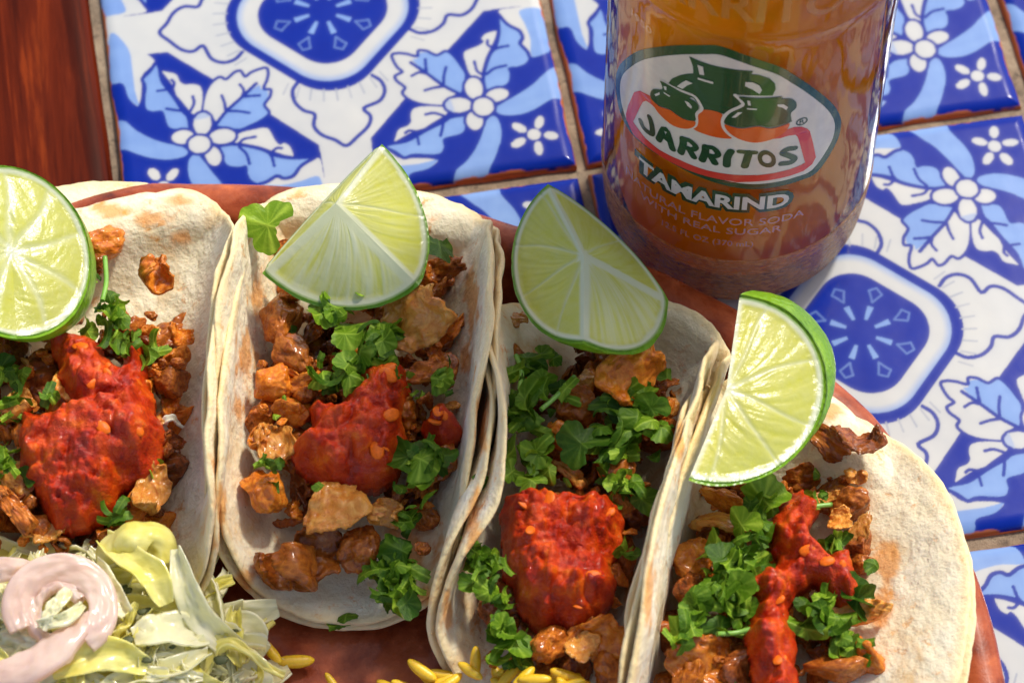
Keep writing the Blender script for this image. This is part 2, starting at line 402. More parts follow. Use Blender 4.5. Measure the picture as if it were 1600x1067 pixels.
# ------------------------------------------------------------------ table: painted tiles, grout, wooden edge
PITCH, HALF = 11.0, 5.36
TP = {k: np.array(v) for k, v in json.loads('''{"field":[[5.5,-0.68],[5.07,-0.64],[4.5,-0.6],[3.9,-0.61],[2.87,-1.62],[1.53,-2.85],[0.72,-3.71]],"A_out":[[2.97,-3.0],[3.17,-2.48],[3.09,-2.15],[2.97,-1.86],[2.8,-1.67],[2.55,-1.76],[2.34,-1.6],[2.13,-1.56],[2.08,-1.72],[1.84,-1.61],[1.62,-1.55],[1.48,-1.58],[1.49,-1.77],[1.56,-1.98],[1.65,-2.12],[1.46,-2.21],[1.49,-2.37],[1.65,-2.58],[1.56,-2.73],[1.71,-2.96],[2.01,-3.14],[2.49,-3.26],[2.64,-3.11],[2.85,-3.0]],"A_blue":[[2.98,-2.96],[3.15,-2.5],[3.07,-2.15],[2.96,-1.87],[2.79,-1.7],[2.54,-1.8],[2.33,-1.65],[2.15,-1.64],[2.08,-1.79],[1.95,-1.81],[2.19,-2.17],[2.38,-2.47],[2.64,-2.71]],"A_v1":[[2.95,-3.0],[2.58,-2.68],[2.24,-2.27],[1.9,-1.88]],"A_v2":[[2.58,-2.66],[2.63,-2.4],[2.72,-2.15]],"A_v3":[[2.23,-2.25],[2.24,-2.05],[2.26,-1.84]],"A_v4":[[2.24,-2.27],[2.05,-2.2],[1.86,-2.27]],"A_v5":[[2.57,-2.7],[2.34,-2.7],[2.11,-2.74]],"B_w":[[3.5,-2.66],[3.38,-2.6],[3.26,-2.42],[3.22,-2.13],[3.21,-1.85],[3.28,-1.74],[3.6,-1.64],[3.75,-1.54],[3.72,-1.43],[3.85,-1.31],[4.11,-1.27],[4.11,-1.39],[3.96,-1.69],[3.85,-1.88],[3.72,-2.13],[3.61,-2.4]],"B_b":[[3.58,-2.91],[3.62,-2.56],[3.73,-2.26],[3.88,-1.96],[4.05,-1.75],[4.19,-1.41],[4.24,-1.09],[4.24,-0.81],[4.32,-0.94],[4.45,-1.17],[4.64,-1.38],[4.7,-1.57],[4.57,-1.71],[4.63,-1.88],[4.76,-2.1],[4.66,-2.29],[4.48,-2.38],[4.21,-2.39],[4.21,-2.57],[4.14,-2.8],[3.99,-2.89],[3.76,-2.9]],"B_v1":[[3.54,-2.94],[3.55,-2.66],[3.61,-2.4],[3.77,-2.02],[3.95,-1.73],[4.15,-1.32],[4.22,-0.8]],"B_v2":[[3.58,-2.51],[3.45,-2.37],[3.43,-2.09]],"B_v3":[[3.66,-2.5],[3.88,-2.36],[4.17,-2.32]],"B_v4":[[3.9,-1.84],[4.08,-1.77],[4.32,-1.75]],"B_v5":[[3.92,-1.75],[3.83,-1.63],[3.85,-1.51]],"B_edge":[[4.24,-0.77],[4.42,-1.12],[4.67,-1.34],[4.71,-1.57],[4.62,-1.72],[4.74,-1.98],[4.77,-2.15]],"P_w":[[4.26,-0.69],[4.64,-0.63],[5.5,-0.72],[5.36,-1.92],[4.88,-2.16],[4.77,-2.02],[4.68,-1.77],[4.72,-1.53],[4.66,-1.3],[4.43,-1.08]],"P_b":[[4.79,-0.73],[5.48,-0.84],[5.36,-1.92],[4.9,-2.17],[4.82,-2.03],[4.89,-1.6],[4.84,-1.19]],"C_w":[[2.51,-3.32],[2.36,-3.26],[2.04,-3.2],[1.77,-3.22],[1.67,-3.38],[1.65,-3.57],[1.54,-3.69],[1.33,-3.75],[1.23,-3.93],[1.19,-4.08],[1.5,-3.97],[1.77,-3.9],[2.09,-3.72],[2.44,-3.54],[2.54,-3.46]],"C_b":[[2.91,-3.6],[2.67,-3.62],[2.44,-3.75],[2.07,-3.89],[1.74,-4.04],[1.45,-4.16],[0.96,-4.2],[1.01,-4.33],[1.29,-4.52],[1.5,-4.51],[1.8,-4.54],[2.17,-4.58],[2.3,-4.42],[2.34,-4.18],[2.8,-4.09],[2.91,-3.83]],"C_edge":[[0.86,-4.18],[1.14,-4.39],[1.32,-4.58],[1.53,-4.54],[1.76,-4.58],[2.12,-4.71]],"Q_w":[[0.85,-4.22],[1.04,-4.4],[1.25,-4.59],[1.55,-4.62],[1.85,-4.67],[2.11,-4.75],[1.84,-4.95],[1.39,-5.04],[1.17,-5.36],[-0.17,-5.22],[0.39,-4.59]],"Q_b":[[2.11,-4.75],[1.84,-4.95],[1.39,-5.04],[1.17,-5.36],[-0.17,-5.22],[0.36,-4.83],[1.08,-4.79],[1.56,-4.79],[1.87,-4.76]],"C_v1":[[2.95,-3.59],[2.67,-3.6],[2.38,-3.66],[2.01,-3.84],[1.66,-3.91],[1.21,-4.12]],"C_v2":[[2.41,-3.7],[2.35,-3.9],[2.28,-4.09]],"C_v3":[[1.72,-3.92],[1.73,-4.08],[1.73,-4.25]],"C_v4":[[1.7,-3.87],[1.56,-3.83],[1.46,-3.88]],"C_v5":[[2.53,-3.6],[2.25,-3.43],[2.02,-3.43]],"rib1":[[3.71,-3.52],[3.91,-3.39],[4.27,-3.22],[4.71,-2.97],[4.94,-2.77],[5.29,-2.51],[5.76,-2.27],[5.56,-3.39],[5.13,-3.43],[4.66,-3.67],[4.31,-3.77],[3.98,-3.76],[3.77,-3.68]],"rib2":[[3.59,-3.73],[3.71,-3.83],[3.74,-4.17],[3.64,-4.56],[3.46,-4.93],[3.27,-5.23],[3.16,-5.53],[3.02,-5.75],[2.29,-5.62],[2.41,-5.3],[2.51,-5.1],[2.78,-4.9],[3.07,-4.55],[3.27,-4.21],[3.42,-3.87]],"f0":[[3.67,-3.47],[3.65,-3.55],[3.6,-3.61],[3.54,-3.66],[3.46,-3.68],[3.39,-3.68],[3.31,-3.66],[3.25,-3.61],[3.21,-3.55],[3.18,-3.47],[3.19,-3.39],[3.21,-3.32],[3.25,-3.25],[3.32,-3.2],[3.39,-3.18],[3.47,-3.18],[3.54,-3.2],[3.6,-3.25],[3.65,-3.31],[3.67,-3.39]],"f1":[[3.5,-2.85],[3.49,-2.94],[3.46,-3.03],[3.41,-3.1],[3.35,-3.14],[3.29,-3.16],[3.22,-3.15],[3.16,-3.11],[3.12,-3.04],[3.09,-2.96],[3.08,-2.87],[3.09,-2.77],[3.12,-2.69],[3.17,-2.62],[3.23,-2.57],[3.29,-2.56],[3.36,-2.57],[3.42,-2.61],[3.46,-2.67],[3.49,-2.76]],"f2":[[3.16,-3.34],[3.13,-3.4],[3.08,-3.45],[3.0,-3.48],[2.91,-3.5],[2.81,-3.5],[2.72,-3.47],[2.63,-3.42],[2.57,-3.37],[2.54,-3.3],[2.53,-3.24],[2.55,-3.18],[2.61,-3.13],[2.68,-3.09],[2.78,-3.08],[2.88,-3.08],[2.97,-3.11],[3.05,-3.15],[3.12,-3.21],[3.15,-3.27]],"f3":[[3.35,-3.79],[3.34,-3.87],[3.31,-3.94],[3.27,-4.0],[3.21,-4.04],[3.15,-4.06],[3.09,-4.05],[3.04,-4.01],[3.0,-3.96],[2.97,-3.88],[2.96,-3.81],[2.97,-3.72],[3.0,-3.65],[3.04,-3.59],[3.1,-3.55],[3.16,-3.54],[3.22,-3.55],[3.27,-3.58],[3.32,-3.64],[3.34,-3.71]],"f4":[[4.09,-3.12],[4.08,-3.17],[4.04,-3.23],[3.98,-3.27],[3.9,-3.3],[3.82,-3.32],[3.73,-3.32],[3.65,-3.3],[3.59,-3.27],[3.55,-3.22],[3.54,-3.17],[3.55,-3.11],[3.59,-3.06],[3.65,-3.01],[3.73,-2.98],[3.81,-2.96],[3.9,-2.96],[3.97,-2.98],[4.04,-3.02],[4.08,-3.06]],"s0":[[4.66,-4.43],[4.64,-4.48],[4.61,-4.52],[4.57,-4.55],[4.52,-4.56],[4.47,-4.56],[4.42,-4.54],[4.38,-4.51],[4.35,-4.47],[4.34,-4.43],[4.34,-4.38],[4.35,-4.33],[4.38,-4.29],[4.43,-4.26],[4.47,-4.24],[4.53,-4.25],[4.57,-4.26],[4.61,-4.29],[4.64,-4.33],[4.66,-4.38]],"s1":[[4.78,-4.14],[4.75,-4.19],[4.71,-4.22],[4.67,-4.25],[4.63,-4.26],[4.6,-4.25],[4.58,-4.22],[4.56,-4.18],[4.56,-4.13],[4.57,-4.07],[4.59,-4.02],[4.62,-3.97],[4.66,-3.93],[4.7,-3.9],[4.74,-3.9],[4.77,-3.91],[4.79,-3.94],[4.81,-3.98],[4.81,-4.03],[4.8,-4.08]],"s2":[[4.33,-4.28],[4.31,-4.3],[4.27,-4.31],[4.22,-4.3],[4.17,-4.29],[4.12,-4.25],[4.08,-4.21],[4.04,-4.16],[4.02,-4.12],[4.02,-4.07],[4.03,-4.04],[4.05,-4.01],[4.09,-4.0],[4.14,-4.01],[4.19,-4.03],[4.24,-4.06],[4.28,-4.1],[4.32,-4.15],[4.34,-4.2],[4.34,-4.24]],"s3":[[5.07,-4.54],[5.05,-4.58],[5.02,-4.6],[4.98,-4.62],[4.93,-4.62],[4.87,-4.61],[4.82,-4.59],[4.78,-4.56],[4.75,-4.53],[4.73,-4.49],[4.73,-4.45],[4.75,-4.42],[4.78,-4.4],[4.82,-4.38],[4.88,-4.38],[4.93,-4.39],[4.98,-4.41],[5.02,-4.44],[5.05,-4.47],[5.07,-4.51]],"s4":[[4.27,-4.51],[4.27,-4.55],[4.26,-4.59],[4.23,-4.64],[4.18,-4.67],[4.13,-4.7],[4.07,-4.72],[4.02,-4.72],[3.97,-4.71],[3.94,-4.69],[3.92,-4.66],[3.92,-4.62],[3.93,-4.57],[3.97,-4.53],[4.01,-4.49],[4.06,-4.46],[4.12,-4.45],[4.17,-4.44],[4.22,-4.45],[4.25,-4.48]],"s5":[[4.64,-4.8],[4.64,-4.87],[4.62,-4.92],[4.6,-4.97],[4.57,-5.0],[4.54,-5.01],[4.51,-5.0],[4.48,-4.97],[4.46,-4.93],[4.44,-4.87],[4.44,-4.81],[4.45,-4.75],[4.46,-4.69],[4.49,-4.65],[4.51,-4.62],[4.55,-4.61],[4.58,-4.62],[4.61,-4.64],[4.63,-4.69],[4.64,-4.74]],"lobe":[[-0.89,-2.03],[-1.04,-2.25],[-1.03,-2.58],[-0.85,-2.86],[-0.61,-3.01],[-0.67,-3.34],[-0.52,-3.62],[-0.22,-3.82],[0.02,-4.02],[0.31,-3.81],[0.61,-3.55],[0.71,-3.27],[0.58,-3.02],[0.98,-2.87],[1.15,-2.61],[1.11,-2.31],[0.92,-2.1]]}''').items()}
BLUE, LBLUE, CREAM, FAINT = np.array((.0015, .018, .25)), np.array((.19, .31, .57)), np.array((.51, .515, .485)), np.array((.34, .36, .40))


def paint_tile(M=880, N=440):
    ext = HALF; px = 2*ext/M
    img = np.tile(CREAM, (M, M, 1)).astype(float)
    ax = -ext+px*(np.arange(M)+.5)

    def mask(poly):
        lo = np.clip(np.floor((poly.min(0)+ext)/px).astype(int)-1, 0, M); hi = np.clip(np.ceil((poly.max(0)+ext)/px).astype(int)+1, 0, M)
        if (hi <= lo).any(): return None
        X, Y = np.meshgrid(ax[lo[0]:hi[0]], ax[lo[1]:hi[1]], indexing='ij'); ins = np.zeros(X.shape, bool)
        for (x0, y0), (x1, y1) in zip(poly, np.roll(poly, -1, 0)):
            if y0 == y1: continue
            c = ((y0 > Y) != (y1 > Y)) & (X < (x1-x0)*(Y-y0)/(y1-y0)+x0); ins ^= c
        return (slice(lo[0], hi[0]), slice(lo[1], hi[1])), ins

    def fill1(poly, c):
        r = mask(poly)
        if r: img[r[0]][r[1]] = c

    def stroke1(P, w, c, closed=False):
        Q = np.vstack([P, P[:1]]) if closed else P
        lo = np.clip(np.floor((P.min(0)-w+ext)/px).astype(int)-1, 0, M); hi = np.clip(np.ceil((P.max(0)+w+ext)/px).astype(int)+1, 0, M)
        if (hi <= lo).any(): return
        X, Y = np.meshgrid(ax[lo[0]:hi[0]], ax[lo[1]:hi[1]], indexing='ij'); best = np.full(X.shape, 9.)
        for a, b in zip(Q[:-1], Q[1:]):
            d = b-a; L = d@d+1e-9; t = np.clip(((X-a[0])*d[0]+(Y-a[1])*d[1])/L, 0, 1)
            best = np.minimum(best, np.hypot(X-a[0]-t*d[0], Y-a[1]-t*d[1]))
        img[lo[0]:hi[0], lo[1]:hi[1]][best < w/2] = c

    def rot(P, k):
        P = np.array(P, float)
        for _ in range(k): P = np.stack([-P[:, 1], P[:, 0]], 1)
        return P

    def fill(P, c, sm=True):
        P = catmull(P, 4) if sm else np.array(P, float)
        for k in range(4): fill1(rot(P, k), c)

    def line(P, w, c=BLUE, closed=False, sm=True):
        P = catmull(P, 4, closed) if sm else np.array(P, float)
        for k in range(4): stroke1(rot(P, k), w, c, closed)
    T = TP
    fill([(5.6, -.64), (4.5, -.605), (3.9, -.62), (2.87, -1.62), (1.62, -2.87), (.62, -3.9), (.605, -4.5), (.64, -5.6), (5.6, -5.6)], BLUE, False)
    fill(T['P_w'], CREAM); fill(T['P_b'], LBLUE); fill(T['Q_w'], CREAM); fill(T['Q_b'], LBLUE)
    fill(T['A_out'], CREAM); fill(T['A_blue'], LBLUE); line(T['A_out'], .085, closed=True)
    for k in ('B_w', 'C_w'): fill(T[k], CREAM)
    for k in ('B_b', 'C_b'): fill(T[k], LBLUE)
    for k in ('rib1', 'rib2'): fill(T[k], LBLUE)
    line(T['B_edge'], .10); line(T['C_edge'], .10)
    for k in ('A_v1', 'B_v1', 'C_v1'): line(T[k], .095)
    for a in 'ABC':
        for j in '2345': line(T[a+'_v'+j], .08)
    for k in ('f4', 'f3', 'f1', 'f2', 'f0'):
        line(T[k], .16, closed=True); fill(T[k], CREAM)
    c2 = T['f2']; fill([p for p in c2 if p[0] < np.mean(c2[:, 0])-.12], LBLUE*.5+CREAM*.5)
    for k in ('s0', 's1', 's2', 's3', 's4', 's5'): fill(T[k], CREAM)
    # scallops round the medallion
    fill(T['lobe'], CREAM); line(T['lobe'], .10)
    # medallion
    X, Y = np.meshgrid(ax, ax, indexing='ij')

    def rsq(s, r):                                  # rounded square standing on its corner
        a, b = (X+Y)/math.sqrt(2), (X-Y)/math.sqrt(2)
        qx, qy = np.abs(a)-(s-r), np.abs(b)-(s-r)
        return np.hypot(np.maximum(qx, 0), np.maximum(qy, 0))+np.minimum(np.maximum(qx, qy), 0)-r
    d = rsq(2.06, 1.25); img[d < 0] = BLUE
    d = rsq(1.83, 1.15); img[d < 0] = CREAM
    t = np.clip((d+.20)/.20, 0, 1)[..., None]; img[d < 0] = (CREAM*(1-.8*t)+LBLUE*.8*t)[d < 0]
    d = rsq(1.38, .85); img[d < 0] = BLUE
    for q in range(8):
        a = math.radians(14+45*q); e = np.array([math.cos(a), math.sin(a)]); n = np.array([-e[1], e[0]])
        fill1(np.array([e*.36-n*.04, e*.74-n*.075, e*.74+n*.075, e*.36+n*.04]), LBLUE)
        for p0, p1 in (((.86, 0), (1.08, .12)), ((1.08, .12), (1.14, .17)), ((1.14, .17), (1.27, .02)), ((1.27, .02), (1.14, -.15)), ((1.14, -.15), (1.07, -.11)), ((1.07, -.11), (.86, 0))):
            stroke1(np.array([e*p0[0]+n*p0[1], e*p1[0]+n*p1[1]]), .05, LBLUE*.55+BLUE*.45)
    for q in range(4):
        for j in range(-4, 5):
            a = math.radians(-90+j*7.2); e = np.array([math.cos(a), math.sin(a)]); r0 = 2.36-abs(j)*.012
            stroke1(rot(np.array([e*r0, e*(r0+.33)]), q), .045, FAINT)
    # soft watercolour edges
    def blur(A, k):
        w = np.exp(-.5*(np.arange(-3*k, 3*k+1)/k)**2); w /= w.sum()
        for axis in (0, 1):
            P = np.pad(A, [(3*k, 3*k) if i == axis else (0, 0) for i in range(3)], mode='edge'); n = A.shape[axis]
            A = sum(wi*np.take(P, np.arange(i, i+n), axis) for i, wi in enumerate(w))
        return A
    X3 = np.stack([X, Y, X*0], -1); br = vn(X3*[1, 3, 1], 1.6, 31)*.5+vn(X3, 4.5, 32)*.3+vn(X3*[5, 1, 1], 3, 33)*.2
    img = img*(1+.16*br[..., None]*np.array([1, .8, .35])*(img[..., :1] < .4))
    img = img*.55+blur(img, 1)*.25+blur(img, 5)*.20
    return img.reshape(N, M//N, N, M//N, 3).mean((1, 3))


def build_tile():
    N = 440; c = paint_tile(N=N)
    ax = (np.arange(N)+.5)/N*2-1
    ax = np.sign(ax)*np.abs(ax)**1.0*HALF
    X, Y = np.meshgrid(ax, ax, indexing='ij')
    # rounded outline and pillowed edge
    e = HALF-np.maximum(np.abs(X), np.abs(Y)); r = .32
    drop = np.where(e < r, r-np.sqrt(np.maximum(r*r-(r-e)**2, 0)), 0)*.55
    wob = .018*vn(np.stack([X, Y, X*0], -1), .5, 3)+.02*vn(np.stack([X, Y, X*0], -1), .25, 9)
    Z = -drop+wob+.02*(1-np.maximum(np.abs(X), np.abs(Y))/HALF)-.03
    P = np.stack([X, Y, Z], -1)
    edge = e < .03
    P[..., :2] *= (1+.004*vn(np.stack([X, Y, X*0], -1), 1.2, 5)*(e < .8))[..., None]
    wear = np.clip((.045+.06*vn(np.stack([X, Y, X*0], -1), 1.6, 21)+.03*vn(np.stack([X, Y, X*0], -1), 6, 22)-e)/.02, 0, 1)[..., None]
    c = c*(1-wear)+np.array((.46, .13, .04))*wear
    V = P.reshape(-1, 3); F = grid_faces(N, N); C = c.reshape(-1, 3)
    ring = np.concatenate([np.arange(N)*N, (N-1)*N+np.arange(1, N), np.arange(N-2, -1, -1)*N+N-1, np.arange(N-2, 0, -1)])
    R0 = V[ring]; n0 = len(V)
    wv = vn(R0, 1.3, 11)
    R1 = R0*[1.003, 1.003, 1]; R1[:, 2] -= .06+.05*wv
    R2 = R0*[1.006, 1.006, 1]; R2[:, 2] = -.8
    m = len(ring); V = np.vstack([V, R1, R1*[1.0005, 1.0005, 1], R2]); C = np.vstack([C, C[ring], C[ring], C[ring]])
    j = np.arange(m); jn = (j+1) % m
    Fa = np.stack([ring[j], n0+j, n0+jn, ring[jn]], 1)
    Fb = np.stack([n0+m+j, n0+2*m+j, n0+2*m+jn, n0+m+jn], 1)
    Fall = np.vstack([F, Fa, Fb]); mi = np.r_[np.zeros(len(F)+len(Fa)), np.ones(len(Fb))]
    return mesh_np('tile', V, Fall, None, True, C, mats=[GLAZE, SIDE], midx=mi)


gx = np.linspace(-34, 36, 240); gy = np.linspace(-44, 24, 240)
GX, GY = np.meshgrid(gx, gy, indexing='ij')
GZ = -.30+.05*vn(np.stack([GX, GY, GX*0], -1), 1.1, 2)
table = link('table_top', mesh_np('table_top', np.stack([GX, GY, GZ], -1).reshape(-1, 3), grid_faces(240, 240), GROUT))
tag(table, 'table top of blue and white painted tiles set in sandy grout', kind='structure')
tile_me = build_tile()
for n, (i, j) in enumerate([(-1, 0), (0, -1), (0, 0), (1, 0), (1, -1), (-1, -1), (0, -2), (1, -2), (-1, -2), (-1, 1), (0, 1), (1, 1)]):
    o = link('tile', tile_me, table, ((i+.5)*PITCH+RNG.uniform(-.05, .05), (j+.5)*PITCH+RNG.uniform(-.05, .05), RNG.uniform(-.015, .015)))
    o.rotation_euler = (RNG.normal(0, .004), RNG.normal(0, .004), RNG.normal(0, .004))
xe = at(141, 0, 0)[0]
prof = [(-22, -.6), (-22, -.02), (-.55, -.02), (-.25, -.06), (-.08, -.16), (0, -.35), (0, -.8)]
ys = np.linspace(-42, 22, 60); sk = (at(172, 264, 0)[0]-xe)/(at(172, 264, 0)[1]-at(141, 0, 0)[1])
W = np.array([[(xe+sk*(y-at(141, 0, 0)[1])+a+.03*math.sin(y*.7), y, b+.03) for a, b in prof] for y in ys])
link('wooden_edge_board', mesh_np('wooden_edge_board', W.reshape(-1, 3), grid_faces(len(ys), len(prof), flip=True), WOOD), table)

# ------------------------------------------------------------------ clay plate
PCX, PCY = -9.33, -16.1
pr = [(0, .75), (4, .75), (8, .77), (11.5, .82), (12.8, .95), (13.6, 1.3), (14.1, 1.8), (14.25, 2.1), (14.45, 2.32), (14.75, 2.44), (15.05, 2.42), (15.28, 2.28), (15.38, 2.02), (15.3, 1.75), (14.9, 1.3), (13.9, .7), (12.6, .22), (11.8, .06), (11.2, .02), (10.8, .1), (0, .1)]
prs = catmull(pr, 5, False); prs[:, 0] = np.maximum(prs[:, 0], 0)
PV, PF = lathe(prs, 256)
th = np.arctan2(PV[:, 1], PV[:, 0]); rr = np.hypot(PV[:, 0], PV[:, 1])
PV[:, 2] += .05*vn(np.stack([PV[:, 0], PV[:, 1], PV[:, 0]*0], -1), .35, 4)*(rr > 3)
RT = [3.4, 7.9, 12.8, 28.4, 33.2, 42.2, 45.2, 48.7, 62.3, 64.6, 68.0, 80.0, 84.3, 89.6, 93.2]      # the hand made rim is not a true circle
RW = [15.21, 15.43, 15.62, 15.85, 15.77, 15.67, 15.58, 15.53, 15.22, 15.29, 15.36, 15.41, 15.54, 15.73, 15.94]
PV[:, :2] *= (1+(np.interp(np.degrees(th), [-180]+RT+[180], [15.5]+RW+[15.5])/15.38-1)*np.clip((rr-9)/5, 0, 1))[:, None]
PV += [PCX, PCY, .02]
plate = link('clay_plate', mesh_np('clay_plate', PV, PF, CLAY, loc=(PCX, PCY, 0)), None, (PCX, PCY, 0))
tag(plate, 'round red clay plate with a thick rim holding all the tacos', 'plate')

# ------------------------------------------------------------------ soda bottle
BX, BY, BLX, BLY, BR, BS = 3.25424, -1.55174, -.033374, .020016, 3.077, -.01
bk = np.array([BLX, BLY, 1.0]); bk /= np.linalg.norm(bk); bi = np.array([1, 0, 0])-bk*bk[0]; bi /= np.linalg.norm(bi); bj = np.cross(bk, bi)
BM = np.stack([bi, bj, bk])


def bworld(P): return np.array([BX, BY, .03])+np.asarray(P) @ BM
def brad(z): return BR+BS*(z-4)
def wrap(sz, off):
    sz = np.asarray(sz, float); t = sz[:, 0]/BR; r = brad(sz[:, 1])+off
    return bworld(np.stack([r*np.sin(t), -r*np.cos(t), sz[:, 1]], 1))


bottle = empty('soda_bottle', (BX, BY, 0), 'glass bottle of amber soda standing on the tiles behind the plate', 'bottle')
BLOC = (BX, BY, 0)
up = [(brad(z), z) for z in np.arange(2.36, 10.2, .4)]+[(brad(10.3), 10.3), (brad(10.4)+.035, 10.4), (brad(10.5)+.045, 10.47), (brad(10.6)+.02, 10.56), (brad(10.7), 10.68), (3.02, 11.6), (3.0, 12.6), (3.05, 12.8), (3.02, 13.0), (2.8, 14.0), (2.3, 15.4), (1.75, 17), (1.42, 18.6), (1.3, 20.5), (1.28, 22.6), (1.5, 22.8), (1.5, 23.5), (1.33, 23.7), (1.15, 23.7), (1.05, 23.0), (1.0, 18.8)]
v, f = lathe(up, 160)
link('glass_body', mesh_np('glass_body', bworld(v), f, GLASS, loc=BLOC), bottle, BLOC)
low = catmull([(0, .45), (1.4, .35), (2.1, .08), (2.35, 0), (2.6, .06), (2.86, .3), (3.0, .75), (3.06, 1.3), (brad(2), 1.9), (brad(2.3)+.02, 2.28), (brad(2.36), 2.36)], 5, False); low[:, 0] = np.maximum(low[:, 0], 0)
v, f = lathe(low, 160)
link('glass_base', mesh_np('glass_base', bworld(v), f, STIP, loc=BLOC), bottle, BLOC)
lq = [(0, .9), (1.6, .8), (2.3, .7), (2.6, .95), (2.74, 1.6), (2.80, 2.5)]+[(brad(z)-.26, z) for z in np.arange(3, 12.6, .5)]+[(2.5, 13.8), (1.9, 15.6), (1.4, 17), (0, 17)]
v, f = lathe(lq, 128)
link('soda', mesh_np('soda', bworld(v), f, LIQ, loc=BLOC), bottle, BLOC)

